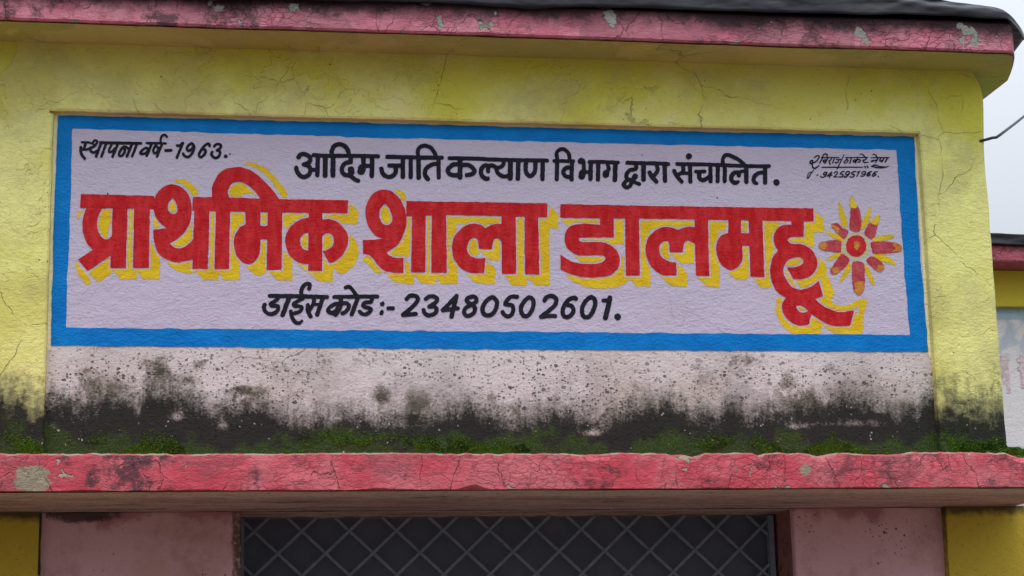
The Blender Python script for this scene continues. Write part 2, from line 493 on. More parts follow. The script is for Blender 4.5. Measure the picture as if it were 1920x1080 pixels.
M_CABLE = simple('black_cable', (.03, .03, .036), .6, .3, .2, 30).m
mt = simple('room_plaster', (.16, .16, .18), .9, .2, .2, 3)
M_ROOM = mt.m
mt = simple('grey_cement', (.32, .31, .28), .9, .2, .2, 6); stipple(mt)
M_CEM = mt.m
mt = Mat('wet_soil', .95, .2)
mt.color(mt.mix(mt.noise(.8, 6, .6), (.085, .066, .048), (.14, .115, .085))); mt.bump(mt.noise(9, 6), .03)
M_SOIL = mt.m
mt = Mat('moss_green', .95, .1)
mc = mt.mix(mt.ramp(mt.noise(9, 4, off=3.), .40, .62), (.022, .050, .009), (.075, .180, .016))
mt.color(mt.mix(mt.ramp(mt.noise(160, 2), .45, .7), mc, (.13, .28, .022)))
M_MOSS = mt.m

# ------------------------------------------------------------------ tracing units to metres on the sign wall
SRC = [(108, 216), (1713, 257), (1740, 660), (95, 648)]
DST = [(0, 3.53376), (3.0, 3.53376), (3.0, 2.75), (0, 2.75)]
A = []
for (x, y), (u, v) in zip(SRC, DST):
    A.append([x, y, 1, 0, 0, 0, -u * x, -u * y, -u]); A.append([0, 0, 0, x, y, 1, -v * x, -v * y, -v])
HM = np.linalg.svd(np.array(A, float))[2][-1].reshape(3, 3)

# ------------------------------------------------------------------ the school building
YW = -0.032                      # face of the yellow frame; the sign bay lies at y = 0
bld = thing('school_building', 'yellow school building with a pink roof edge, red ledge and dark latticed window', 'building', (0.2, 0, 0))

w = MB()
xs = lin(-3.0, 3.0125, 480)
P = []
for x in xs:                                     # band above the sign bay, with a ragged lower lip
    z = 3.5405 + .0018 * fbm(x * 9) + (.004 * max(0, nz(x * 5, 4.4) - .35))
    z = z if x > -.0135 else 3.53
    if x <= -.0135:                              # above the left pilaster the face runs straight down into it
        P.append([(x, YW, h) for h in (3.781, 3.66, 3.58, 3.55, 3.54, 3.53)]); continue
    P.append([(x, YW, 3.781), (x, YW, 3.66), (x, YW, z + .05), (x, YW - .001 * nz(x * 30), z + .007), (x, YW + .004, z), (x, .012, z + .001 * nz(x * 12))])
w.grid(P)
zs = lin(0.0, 3.53, 420)
P = []
for z in zs:                                     # left pilaster and its reveal
    e = -.0125 + .0022 * fbm(z * 11, 2.) + (-.004 * max(0, nz(z * 7, 9.) - .3))
    P.append([(-3.0, YW, z), (-.15, YW, z), (e - .006, YW, z), (e, YW + .005, z), (e + .002, .012, z)])
w.grid(P)
zs = lin(0.0, 3.781, 460)
P = []
for z in zs:                                     # right pilaster wrapping round the corner of the building
    e = 3.0125 + .0018 * fbm(z * 11, 6.)
    c = 3.2545 + .0028 * fbm(z * 6, 8.) - .006 * max(0, nz(z * 9, 3.) - .35)
    if z > 3.66: c += .010 - .034 * ((z - 3.66) / .12) ** 2
    elif z > 3.5: c += .010 * (z - 3.5) / .16
    if z > 3.541: e = 3.0125
    P.append(([(e, YW, z)] * 3 if z > 3.541 else [(e - .004, .012, z), (e, YW + .005, z), (e + .006, YW, z)]) + [(3.12, YW, z), (c - .012, YW, z), (c - .003, YW + .004, z), (c, YW + .016, z), (c, .6, z), (c, 5.0, z)])
w.grid(P)
w.box(-3.0, -2.77, .0, 5.0, 0, 3.78)
w.box(-2.77, 3.24, 4.77, 5.0, 0, 3.78)
w.build('wall', MY, bld)

EDGE = [(60, 765), (95, 765), (120, 768), (150, 772), (190, 760), (230, 757), (260, 770), (275, 750), (300, 748), (350, 752), (375, 768), (400, 785), (430, 775), (445, 780), (480, 770), (500, 778), (520, 795), (560, 800), (640, 795),
        (760, 792), (830, 790), (850, 778), (880, 780), (920, 790), (950, 805), (1000, 795), (1040, 788), (1090, 795), (1130, 795), (1170, 785), (1210, 770), (1250, 768), (1280, 775), (1300, 790), (1350, 799), (1362, 772), (1385, 775), (1400, 800),
        (1420, 785), (1450, 785), (1480, 778), (1520, 770), (1560, 765), (1600, 760), (1640, 768), (1660, 780), (1690, 790), (1720, 780), (1745, 755), (1800, 750)]
DIRT = [(170, 715, 22, 28, .85), (232, 725, 42, 20, .55), (300, 690, 26, 20, .85), (270, 718, 30, 15, .6), (320, 720, 26, 22, .65), (300, 757, 36, 18, 1.0), (370, 685, 12, 10, .75), (355, 712, 20, 8, .75), (460, 733, 34, 8, 1.0), (441, 742, 6, 9, 1.1),
        (470, 752, 26, 15, .5), (715, 743, 12, 15, 1.25), (786, 757, 20, 20, 1.25), (920, 743, 10, 9, .85), (965, 770, 10, 18, .7), (1225, 772, 16, 12, .6), (1395, 675, 28, 9, .8), (1560, 690, 15, 9, .7), (1482, 718, 26, 24, .65), (1502, 750, 36, 24, .7),
        (1532, 762, 30, 14, .7), (1592, 750, 30, 14, .6), (1350, 715, 60, 40, .30), (520, 690, 22, 14, .5), (560, 705, 30, 12, .35), (1180, 730, 60, 25, .22), (1640, 720, 50, 30, .2), (120, 752, 25, 12, .5), (1700, 765, 30, 14, .5), (850, 690, 40, 15, .2)]
BARE = [(1600, 795, 60, 9), (1500, 800, 30, 8), (100, 800, 10, 12), (330, 782, 14, 10), (420, 800, 10, 10), (1110, 812, 20, 6)]
def px_wall(x, y):
    q = HM @ np.array([x, y, 1.0]); return q[0] / q[2], q[1] / q[2]
MM = 3.0 / 1625.0                                 # metres of wall per traced unit
ez = np.array([px_wall(*q) for q in EDGE])
bx = lin(-.05, 3.05, 520); bz = lin(2.205, 2.36, 4)[:-1] + lin(2.36, 2.78, 72) + [3.0, 3.3, 3.5, 3.56]
p = MB(); p.grid([[(x, 0.0, z) for z in bz] for x in bx])
bay = p.build('plaster_bay', MD, bld)
bv = np.array(p.v)
edge = bv[:, 2] - np.interp(bv[:, 0], ez[:, 0], ez[:, 1]) - .012
dirt = np.zeros(len(bv))
for (x, y, rx, ry, k) in DIRT:
    cx, cz = px_wall(x, y)
    dirt = np.maximum(dirt, k * np.exp(-(((bv[:, 0] - cx) / (rx * MM * 1.15)) ** 2 + ((bv[:, 2] - cz) / (ry * MM * 1.15)) ** 2)))
for (x, y, rx, ry) in BARE:
    cx, cz = px_wall(x, y)
    edge += .09 * np.exp(-(((bv[:, 0] - cx) / (rx * MM)) ** 2 + ((bv[:, 2] - cz) / (ry * MM)) ** 2))
for nm, val in (('edge', edge), ('dirt', dirt)):
    bay.data.attributes.new(nm, 'FLOAT', 'POINT').data.foreach_set('value', val.astype(np.float32))

# lower wall: pink, with the window opening
lw = MB()
WX0, WX1, WZ = .620, 2.478, 2.2045
for (x0, x1, z0, z1, ex) in ((-.02, WX0, 0, 2.21, 1), (WX1, 3.02, 0, 2.21, -1)):
    P = []
    for z in lin(z0, z1, 260):
        d = .004 * fbm(z * 14, ex) + .006 * max(0, nz(z * 11, 5 + ex) - .2)
        if ex > 0: P.append([(x0, 0, z), (x1 - .05, 0, z), (x1 - .004 - d * 1.6, 0, z), (x1 - d * .6, .008, z), (x1, .03, z)])
        else: P.append([(x0, .03, z), (x0 + abs(d) * .3, .008, z), (x0 + .004 + abs(d) * .6, 0, z), (x0 + .05, 0, z), (x1, 0, z)])
    lw.grid(P)
lw.box(WX0, WX1, 0.001, .23, 0, .9)
lw.build('lower_wall', M_PINK, bld)
for a in (WX0 - .12, WX1):
    j = MB(); j.box(a, a + .12, .029, .23, 0, 2.21)
    j.build('jamb', M_JAMB, bld)
for a, b, c, d in ((-3.0, -.017, -.0095, -.017), (3.0085, 3.010, 3.2585, 3.010)):
    po = MB()
    if a < 0: po.grid([[(x, YW - .002, z) for z in lin(0, 2.207, 3)] for x in (-3.0, -1.5, -.017)] + [[(-.0095, .01, z) for z in lin(0, 2.207, 3)]])
    else: po.grid([[(3.0085, .01, z) for z in lin(0, 2.207, 3)]] + [[(x, YW - .002, z) for z in lin(0, 2.207, 3)] for x in (3.010, 3.1, 3.2950)] + [[(3.302, YW + .01, z) for z in lin(0, 2.207, 3)], [(3.302, .5, z) for z in lin(0, 2.207, 3)]])
    po.build('lower_pilaster', M_OCH, bld)
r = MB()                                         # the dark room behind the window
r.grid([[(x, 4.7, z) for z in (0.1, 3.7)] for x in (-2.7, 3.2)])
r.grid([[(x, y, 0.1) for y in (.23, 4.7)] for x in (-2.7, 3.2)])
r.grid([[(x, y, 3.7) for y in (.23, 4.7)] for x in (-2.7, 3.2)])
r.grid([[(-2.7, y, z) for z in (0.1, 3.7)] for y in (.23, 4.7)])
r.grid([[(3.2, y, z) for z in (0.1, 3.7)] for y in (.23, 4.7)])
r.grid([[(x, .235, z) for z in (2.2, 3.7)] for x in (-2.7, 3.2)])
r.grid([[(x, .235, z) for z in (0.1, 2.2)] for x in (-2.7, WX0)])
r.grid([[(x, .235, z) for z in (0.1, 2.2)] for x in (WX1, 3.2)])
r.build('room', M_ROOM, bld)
sh = MB()  # added backing sheet, keeps the dim room behind the lattice from going black
sh.box(WX0, WX1, .236, .250, .9, 2.2)
M_BACKING = simple('dark_blue_backing', (.105, .120, .170), .6, .12, .25, 7).m

# roof slab
def sweep(xs, prof):
    P = [prof(x) for x in xs]
    mb = MB(); mb.grid(P, True); mb.cap(P[0]); mb.cap(P[-1]); return mb
ZB, ZT = 3.781, 3.897
def roof_prof(x):
    yf = -.238 + .006 * fbm(x * 1.1, 1.)
    if x > 3.29: yf += .32 * ((x - 3.29) / .12) ** 1.4
    dz = .0025 * fbm(x * 10, 3.)
    chip = .010 * max(0, nz(x * 6, 7.) - .35)
    return [(x, yf + .004 + chip, ZB + dz * .6 + chip), (x, yf - .001, ZB + .006 + dz + chip), (x, yf + .002 * nz(x * 8, 5.), ZB + .04), (x, yf + .002 * nz(x * 8, 9.), ZB + .08),
            (x, yf + .002, ZT - .012), (x, yf + .014, ZT), (x, 1.5, ZT), (x, 5.25, ZT), (x, 5.25, ZB), (x, 2.5, ZB)]
rs = sweep(lin(-3.3, 3.405, 620), roof_prof)
roof = rs.build('roof_slab', M_ROOF, bld)
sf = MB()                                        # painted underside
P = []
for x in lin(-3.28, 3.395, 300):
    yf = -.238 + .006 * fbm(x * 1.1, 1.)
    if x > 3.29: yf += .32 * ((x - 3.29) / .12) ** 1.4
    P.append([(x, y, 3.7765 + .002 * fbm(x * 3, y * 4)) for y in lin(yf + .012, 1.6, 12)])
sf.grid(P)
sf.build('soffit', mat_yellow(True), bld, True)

# ledge over the window
def ledge_prof(x):
    yf = -.62 + .006 * fbm(x * .8, 11.)
    top = 2.319 + .0035 * fbm(x * 1.7, 2.)
    chip = .018 * max(0, nz(x * 3.3, 31.) - .28) + .009 * max(0, nz(x * 12, 21.) - .22) + .003 * fbm(x * 30, 3.)
    for (cx, wd, dp) in ((1.985, .022, .010), (2.19, .014, .007), (2.385, .035, .011), (1.935, .05, .004)): chip += dp * math.exp(-((x - cx) / wd) ** 2)
    if x > 2.985: chip += min(.045, (x - 2.985) * .32)
    low = .0030 * fbm(x * 9, 17.) + .016 * max(0, nz(x * 5.5, 41.) - .38) + .012 * math.exp(-((x - 1.30) / .03) ** 2)
    bow = lambda k: .003 * fbm(x * 7, k * 3.) 
    return [(x, yf + .010 + low, 2.2085), (x, yf + .001, 2.2105 + low), (x, yf + bow(1), 2.24), (x, yf + bow(2), 2.27), (x, yf + bow(3), 2.295 - chip * .5),
            (x, yf + .001 + chip * .3, top - .006 - chip), (x, yf + .010 + chip * .4, top - chip), (x, yf + .05, top - chip * .5), (x, -.3, 2.330), (x, .235, 2.338), (x, .235, 2.2085), (x, -.3, 2.2085)]
lg = sweep(lin(-3.1, 3.27, 900), ledge_prof)
ledge = lg.build('ledge', M_LEDGE, bld)
mr = Mat('bare_plaster_rim', .9, .15)
mr.color(mr.mix(mr.ramp(mr.noise(22, 4, .7), .45, .58), (.36, .075, .09), (.27, .22, .17)))
M_RIM = mr.m
ledge.data.materials.append(M_RIM)
for i, pl in enumerate(ledge.data.polygons):
    if i < 899 * 12 and i % 12 == 5: pl.material_index = 1
ls = MB()
ls.grid([[(x, y, 2.2065 + .0015 * fbm(x * 4, y * 6) - (.007 * abs(fbm(x * 6, 3.)) if y > .15 else 0)) for y in lin(-.604 + .006 * fbm(x * .8, 11.), .0, 14) + [.1, .215 + .01 * nz(x * 9, 4.)]] for x in lin(-3.1, 3.262, 360)])
ls.build('ledge_underside', M_SOF, bld, True)

# window: iron frame and diamond lattice
win = MB()
GY = .19
for (x0, x1) in ((WX0 + .004, WX0 + .014), (WX1 - .030, WX1 - .012)):
    win.box(x0, x1, GY - .004, GY + .03, .95, WZ - .004)
win.box(WX0 + .022, WX1 - .034, GY - .002, GY + .028, .95, .98)
window = win.build('window', M_IRON, bld)
sh.build('dim_room_backing', M_BACKING, window)
gl = MB()
PX, PZ, GX, GZ = .1595, .149, 1.0663, 2.0828        # diamond pitch and one crossing of the lattice
def bar(x0, z0, x1, z1, y, wd, th):
    d = Vector((x1 - x0, 0, z1 - z0)).normalized(); n = Vector((-d.z, 0, d.x)) * wd / 2
    b = len(gl.v)
    for yy in (y, y + th):
        for (px, pz, sgn) in ((x0, z0, -1), (x1, z1, -1), (x1, z1, 1), (x0, z0, 1)):
            gl.v.append((px + n.x * sgn, yy, pz + n.z * sgn))
    for q in ((0, 1, 2, 3), (7, 6, 5, 4), (0, 4, 5, 1), (1, 5, 6, 2), (2, 6, 7, 3), (3, 7, 4, 0)):
        gl.f.append(tuple(b + i for i in q))
zlo, zhi, xlo, xhi = .98, WZ - .001, WX0 + .014, WX1 - .030
slope = PZ / PX
for k in range(-30, 40):
    for sg, yy in ((1, GY + .004), (-1, GY + .010)):
        x_at = lambda z: GX + k * PX + sg * (z - GZ) / slope
        za, zb = zlo, zhi
        for lim in (xlo, xhi):
            zl = GZ + sg * (lim - GX - k * PX) * slope
            if (lim == xlo) == (sg > 0): za = max(za, zl)
            else: zb = min(zb, zl)
        if zb - za > .01:
            bar(x_at(za), za, x_at(zb), zb, yy, .0098, .004)
gl.build('lattice', M_IRON, window)

# ------------------------------------------------------------------ lettering: brush strokes traced flat on the wall
def to_wall(xy):
    q = np.c_[xy, np.ones(len(xy))] @ HM.T
    return q[:, :2] / q[:, 2:]

rng = np.random.default_rng(7)
class Field:
    def __init__(s, x0, y0, x1, y1, step):
        s.x0, s.y0, s.h = x0, y0, step
        s.nx, s.ny = int((x1 - x0) / step) + 1, int((y1 - y0) / step) + 1
        s.F = np.full((s.ny, s.nx), 40.0)
    def win(s, xa, ya, xb, yb, pad):
        i0 = max(0, int((ya - pad - s.y0) / s.h)); i1 = min(s.ny, int((yb + pad - s.y0) / s.h) + 2)
        j0 = max(0, int((xa - pad - s.x0) / s.h)); j1 = min(s.nx, int((xb + pad - s.x0) / s.h) + 2)
        Y, X = np.mgrid[i0:i1, j0:j1]
        return (slice(i0, i1), slice(j0, j1)), s.x0 + X * s.h, s.y0 + Y * s.h
    def capsules(s, pts):
        out = None
        P = np.array(pts, float); r = P[:, 2].max()
        sl, X, Y = s.win(P[:, 0].min(), P[:, 1].min(), P[:, 0].max(), P[:, 1].max(), r + 8)
        D = np.full(X.shape, 40.0)
        for a, b in zip(P[:-1], P[1:]):
            d = b[:2] - a[:2]; L = max(d @ d, 1e-9)
            t = np.clip(((X - a[0]) * d[0] + (Y - a[1]) * d[1]) / L, 0, 1)
            D = np.minimum(D, np.hypot(X - a[0] - t * d[0], Y - a[1] - t * d[1]) - (a[2] + t * (b[2] - a[2])))
        return sl, D
    def poly(s, pts):
        P = np.array(pts, float)
        sl, X, Y = s.win(P[:, 0].min(), P[:, 1].min(), P[:, 0].max(), P[:, 1].max(), 8)
        D = np.full(X.shape, 1e6); ins = np.zeros(X.shape, bool)
        for a, b in zip(P, np.roll(P, -1, 0)):
            d = b - a; L = max(d @ d, 1e-9)
            t = np.clip(((X - a[0]) * d[0] + (Y - a[1]) * d[1]) / L, 0, 1)
            D = np.minimum(D, (X - a[0] - t * d[0])**2 + (Y - a[1] - t * d[1])**2)
            if a[1] != b[1]:
                c = ((a[1] > Y) != (b[1] > Y)) & (X < (b[0] - a[0]) * (Y - a[1]) / (b[1] - a[1]) + a[0])
                ins ^= c
        return sl, np.where(ins, -1, 1) * np.sqrt(D)
    def union(s, sl, D): s.F[sl] = np.minimum(s.F[sl], D)
    def cut(s, sl, D): s.F[sl] = np.maximum(s.F[sl], -D)
    def rough(s, amp, cell):
        for a, c in ((amp, cell), (amp * .6, cell * .4)):
            c = max(c / s.h, 1.01)
            g = rng.uniform(-1, 1, (int(s.ny / c) + 3, int(s.nx / c) + 3))
            yi = np.arange(s.ny) / c; xi = np.arange(s.nx) / c
            y0 = yi.astype(int); x0 = xi.astype(int)
            fy = (yi - y0)[:, None]; fx = (xi - x0)[None]
            fy = fy * fy * (3 - 2 * fy); fx = fx * fx * (3 - 2 * fx)
            n = (g[np.ix_(y0, x0)] * (1 - fx) + g[np.ix_(y0, x0 + 1)] * fx) * (1 - fy) + (g[np.ix_(y0 + 1, x0)] * (1 - fx) + g[np.ix_(y0 + 1, x0 + 1)] * fx) * fy
            s.F += a * n
    def build(s, name, mat, parent, lift, label=None):
        F = s.F; F[0] = F[-1] = 5; F[:, 0] = F[:, -1] = 5
        ins = F < 0
        full = ins[:-1, :-1] & ins[1:, :-1] & ins[:-1, 1:] & ins[1:, 1:]
        anyc = ins[:-1, :-1] | ins[1:, :-1] | ins[:-1, 1:] | ins[1:, 1:]
        V = []; FC = []
        def face(p):
            b = len(V); V.extend(p); FC.append(tuple(range(b + len(p) - 1, b - 1, -1)))
        for i in range(s.ny - 1):
            row = np.flatnonzero(full[i])
            if len(row):
                br = np.flatnonzero(np.diff(row) > 1)
                st = np.r_[row[0], row[br + 1]]; en = np.r_[row[br], row[-1]] + 1
                for a, b in zip(st, en): face([(a, i), (b, i), (b, i + 1), (a, i + 1)])
        for i, k in zip(*np.nonzero(anyc & ~full)):
            cs = ((k, i), (k + 1, i), (k + 1, i + 1), (k, i + 1))
            f = (F[i, k], F[i, k + 1], F[i + 1, k + 1], F[i + 1, k])
            p = []
            for q in range(4):
                n = (q + 1) % 4
                if f[q] < 0: p.append(cs[q])
                if (f[q] < 0) != (f[n] < 0):
                    t = f[q] / (f[q] - f[n])
                    p.append((cs[q][0] + t * (cs[n][0] - cs[q][0]), cs[q][1] + t * (cs[n][1] - cs[q][1])))
            if len(p) > 2: face(p)
        xy = np.array(V, float) * s.h + (s.x0, s.y0)
        w2 = to_wall(xy)
        o = mesh_obj(name, np.c_[w2[:, 0], np.full(len(w2), -lift), w2[:, 1]], FC, mat, parent)
        if label: o['label'] = label
        return o

def cr(pts, n=7):
    """Catmull-Rom through an open list of points"""
    P = np.array(pts, float)
    if len(P) < 3: return P
    Q = np.vstack([2 * P[0] - P[1], P, 2 * P[-1] - P[-2]]); out = []
    for i in range(1, len(Q) - 2):
        a, b, c, d = Q[i - 1:i + 3]
        for t in np.arange(n) / n:
            out.append(.5 * (2 * b + (c - a) * t + (2 * a - 5 * b + 4 * c - d) * t * t + (3 * b - a - 3 * c + d) * t**3))
    out.append(P[-1]); return np.array(out)

def outline(T, pts):
    """closed outline; a point with a third element is a corner, the others are rounded"""
    ox, oy, k = T
    P = [(ox + p[0] / k, oy + p[1] / k) for p in pts]
    c = [i for i, p in enumerate(pts) if len(p) > 2]
    if not c:
        Q = P[-3:] + P + P[:3]; q = cr(Q, 6); return q[18:-18]
    P = P[c[0]:] + P[:c[0]]; K = pts[c[0]:] + pts[:c[0]]
    P.append(P[0]); K.append(K[0]); out = []; seg = [P[0]]
    for p, kk in zip(P[1:], K[1:]):
        seg.append(p)
        if len(kk) > 2: out += [tuple(q) for q in cr(seg, 6)[:-1]]; seg = [p]
    return np.array(out)

def stroke(T, r, pts, smooth=True):
    ox, oy, k = T
    P = [(ox + p[0] / k, oy + p[1] / k, (p[2] if len(p) > 2 else r) / k) for p in pts]
    return cr(P) if smooth else np.array(P)

sign = thing('painted_sign', 'blue bordered hand painted school sign with big red and yellow lettering', 'sign', (1.5, 0, 2.75))
sp_ = MB()
q = to_wall(np.array([(108, 216), (1713, 257), (1740, 660), (95, 648)], float))
sp_.v = [(a, -.0012, b) for a, b in q]; sp_.f = [(3, 2, 1, 0)]
sp_.build('panel', MP, sign)
f = Field(85, 205, 1752, 672, 1.5)
f.union(*f.poly([(108, 216), (500, 226), (1000, 239), (1713, 257), (1724, 460), (1740, 660), (900, 655), (95, 648), (101, 430)]))
f.cut(*f.poly([(136, 241.5), (640, 256.5), (1100, 268), (1681, 281), (1692, 460), (1705, 628), (1000, 622.5), (123, 614.5), (130, 430)]))
f.rough(1.0, 26)
f.build('border', M_BLUE, sign, .0020)

# ---- big red lettering
TA, TA2, TB, TB2 = (130, 300, 6), (130, 380, 6), (400, 300, 6), (400, 380, 6)
TC, TD, TE, TF = (660, 340, 4.8), (1020, 360, 6), (1300, 360, 6), (1400, 460, 6)
c = 1
W1 = [('+', TA, [(130, 383, c), (958, 405, c), (955, 552, c), (120, 540, c)]),
      ('+', TA2, [(195, 50, c), (160, 160), (145, 260), (165, 380), (205, 470), (262, 532, c), (100, 640, c), (205, 772, c), (465, 595, c), (460, 735, c), (637, 735, c), (655, 50, c)]),
      ('-', TA2, [(365, 66, c), (487, 66, c), (480, 378, c), (420, 415), (365, 388), (325, 315), (313, 240), (328, 150)]),
      ('+', TA2, [(730, 50, c), (905, 50, c), (897, 735, c), (715, 735, c)]),
      ('+', TA, [(1095, 765, c), (1030, 720), (975, 640), (948, 548), (952, 450), (985, 380), (1040, 320), (1105, 285), (1170, 278), (1250, 300), (1320, 360), (1360, 440), (1375, 530), (1372, 620), (1355, 700), (1320, 780), (1260, 850), (1200, 900), (1130, 938, c), (1160, 970), (1210, 992), (1265, 990), (1320, 965), (1370, 920), (1400, 880, c), (1430, 1000, c), (1385, 1115, c), (1320, 1135), (1230, 1150), (1150, 1140), (1070, 1105), (1010, 1060), (970, 980), (950, 900), (945, 785, c)]),
      ('-', TA, [(1160, 433), (1195, 475), (1218, 550), (1203, 598), (1165, 610), (1128, 590), (1108, 540), (1122, 475)]),
      ('+', TB, [(-232, 415, c), (740, 440, c), (1515, 455, c), (1508, 600, c), (770, 592, c), (-240, 570, c)]),
      ('+', TA2, [(1405, 80, c), (1577, 80, c), (1558, 745, c), (1385, 745, c)]),
      ('+', TA2, [(1650, 80, c), (1808, 80, c), (1795, 745, c), (1632, 745, c)]),
      ('+', TB, [(20, 530, c), (-12, 430), (-17, 360), (-5, 280), (20, 220), (65, 155), (130, 108), (210, 86), (290, 82), (380, 100), (470, 150), (560, 225), (640, 310), (695, 380), (740, 442, c), (700, 500, c), (560, 500, c), (525, 430, c), (480, 370), (420, 312), (350, 264), (280, 248), (215, 265), (178, 310), (165, 360), (182, 430, c), (184, 530, c)]),
      ('+', TB2, [(360, 80, c), (530, 80, c), (530, 262, c), (615, 262, c), (610, 412, c), (530, 412, c), (524, 530), (500, 610), (450, 672), (390, 690), (330, 672), (280, 622), (243, 545), (230, 440), (250, 350), (298, 285), (360, 245, c)]),
      ('+', TB2, [(612, 80, c), (775, 80, c), (768, 755, c), (600, 755, c)]),
      ('+', TB2, [(1075, 90, c), (1227, 90, c), (1222, 765, c), (1065, 765, c)]),
      ('+', TB2, [(1090, 170, c), (1040, 174), (980, 190), (900, 240), (840, 310), (808, 410), (820, 500), (860, 590), (930, 652), (1000, 685), (1090, 692, c), (1090, 540, c), (1050, 538), (1015, 525), (985, 485), (975, 430), (990, 385), (1030, 345), (1090, 335, c)]),
      ('+', TB2, [(1210, 190, c), (1300, 188), (1380, 210), (1450, 268), (1500, 340), (1516, 420), (1502, 500), (1460, 580), (1400, 635), (1345, 668), (1297, 675, c), (1230, 545, c), (1280, 535), (1330, 500), (1355, 440), (1342, 378), (1300, 345), (1260, 350), (1210, 390, c)])]
W2 = [('+', TC, [(290, 515, c), (220, 495), (160, 430), (130, 350), (120, 270), (140, 185), (185, 118), (240, 85), (300, 78), (370, 100), (430, 160), (468, 230), (485, 300), (488, 380), (470, 460), (440, 530), (390, 590), (310, 640, c), (340, 670), (400, 690), (465, 688, c), (462, 825, c), (380, 822), (290, 800), (225, 745), (185, 690), (145, 660), (97, 650, c), (97, 530, c), (190, 528)]),
      ('-', TC, [(292, 205), (332, 240), (356, 300), (362, 352), (340, 384), (305, 395), (270, 375), (246, 320), (252, 250)]),
      ('+', TC, [(490, 178, c), (1245, 190, c), (1758, 200, c), (1757, 325, c), (1340, 315, c), (860, 303, c), (487, 315, c)]),
      ('+', TC, [(540, 290, c), (662, 290, c), (660, 820, c), (531, 820, c)]),
      ('+', TC, [(718, 290, c), (845, 290, c), (852, 823, c), (712, 823, c)]),
      ('+', TC, [(1345, 300, c), (1470, 300, c), (1478, 833, c), (1348, 833, c)]),
      ('+', TC, [(1360, 388, c), (1300, 385), (1250, 396), (1200, 420, c), (1150, 390), (1090, 380), (1020, 400), (960, 450), (915, 510), (898, 590), (910, 680), (950, 750), (1010, 802), (1070, 822), (1188, 825, c), (1197, 690, c), (1120, 695), (1060, 670), (1035, 620), (1042, 560), (1065, 522), (1100, 508), (1130, 530), (1140, 610, c), (1258, 612, c), (1268, 540), (1290, 515), (1320, 520), (1360, 560, c)]),
      ('+', TC, [(1550, 300, c), (1675, 300, c), (1683, 838, c), (1555, 838, c)])]
W3 = [('+', TD, [(182, 138, c), (900, 152, c), (3027, 185, c), (3030, 332, c), (1690, 308, c), (178, 291, c)]),
      ('+', TD, [(630, 280, c), (785, 280, c), (783, 510, c), (430, 512), (395, 535), (430, 562), (620, 562), (710, 580), (790, 630), (840, 700), (852, 780), (830, 860), (770, 920), (680, 950), (550, 963), (430, 955), (300, 925), (182, 870, c), (185, 705, c), (240, 745), (320, 785), (420, 808), (560, 812), (640, 795), (685, 758), (680, 728), (630, 711), (400, 712), (320, 682), (260, 630), (230, 555), (235, 480), (270, 410), (330, 372), (420, 360), (630, 368, c)]),
      ('+', TD, [(910, 285, c), (1065, 285, c), (1078, 942, c), (920, 940, c)]),
      ('+', TD, [(1700, 395, c), (1620, 392), (1560, 402), (1500, 428, c), (1440, 400), (1380, 392), (1300, 410), (1220, 458), (1165, 525), (1142, 620), (1155, 730), (1200, 830), (1270, 900), (1350, 935), (1490, 940, c), (1487, 790, c), (1420, 788), (1350, 755), (1305, 700), (1295, 630), (1315, 575), (1360, 552), (1402, 565), (1412, 682, c), (1562, 682, c), (1570, 600), (1590, 560), (1630, 548), (1700, 585, c)]),
      ('+', TD, [(1690, 290, c), (1842, 290, c), (1858, 945, c), (1705, 942, c)]),
      ('+', TE, [(390, 290, c), (535, 290, c), (535, 465, c), (635, 465, c), (635, 605, c), (548, 605, c), (552, 740), (530, 800), (490, 850), (430, 875), (370, 860), (310, 810), (270, 730), (255, 630), (270, 550), (310, 490), (390, 463, c)]),
      ('+', TE, [(620, 300, c), (775, 300, c), (797, 955, c), (640, 952, c)]),
      ('+', TE, [(1100, 310, c), (1240, 310, c), (1238, 502, c), (1110, 505), (1062, 532), (1070, 562), (1110, 583), (1200, 588), (1280, 615), (1345, 670), (1385, 750), (1390, 830), (1360, 900), (1300, 953), (1220, 980), (1120, 980, c), (1050, 850, c), (1140, 845), (1200, 825), (1235, 788), (1218, 748), (1160, 733), (1090, 750), (1040, 795), (1012, 860), (1015, 910), (1045, 985), (1090, 1050), (1150, 1090), (1220, 1098), (1300, 1075), (1360, 1040), (1410, 990, c), (1455, 1168, c), (1370, 1205, c), (1430, 1260), (1510, 1310), (1600, 1345), (1680, 1350), (1805, 1332, c), (1762, 1505, c), (1580, 1505), (1500, 1482), (1410, 1430), (1325, 1370, c), (1300, 1485, c), (1240, 1500), (1160, 1495), (1080, 1450), (1020, 1380), (995, 1300), (1005, 1240), (1040, 1190, c), (970, 1150), (910, 1080), (875, 990), (862, 890), (865, 830), (895, 730), (950, 655, c), (912, 590), (900, 515), (922, 440), (970, 392), (1030, 370), (1100, 372, c)]),
      ('-', TF, [(555, 685), (605, 680), (650, 700), (692, 738, c), (650, 756), (600, 750), (570, 725)])]

def red_field(box, word):
    f = Field(*box, 1.0)
    for op, T, pts in word:
        sl, D = f.poly(outline(T, pts))
        if op == '+': f.union(sl, D)
        else: f.cut(sl, D)
    return f

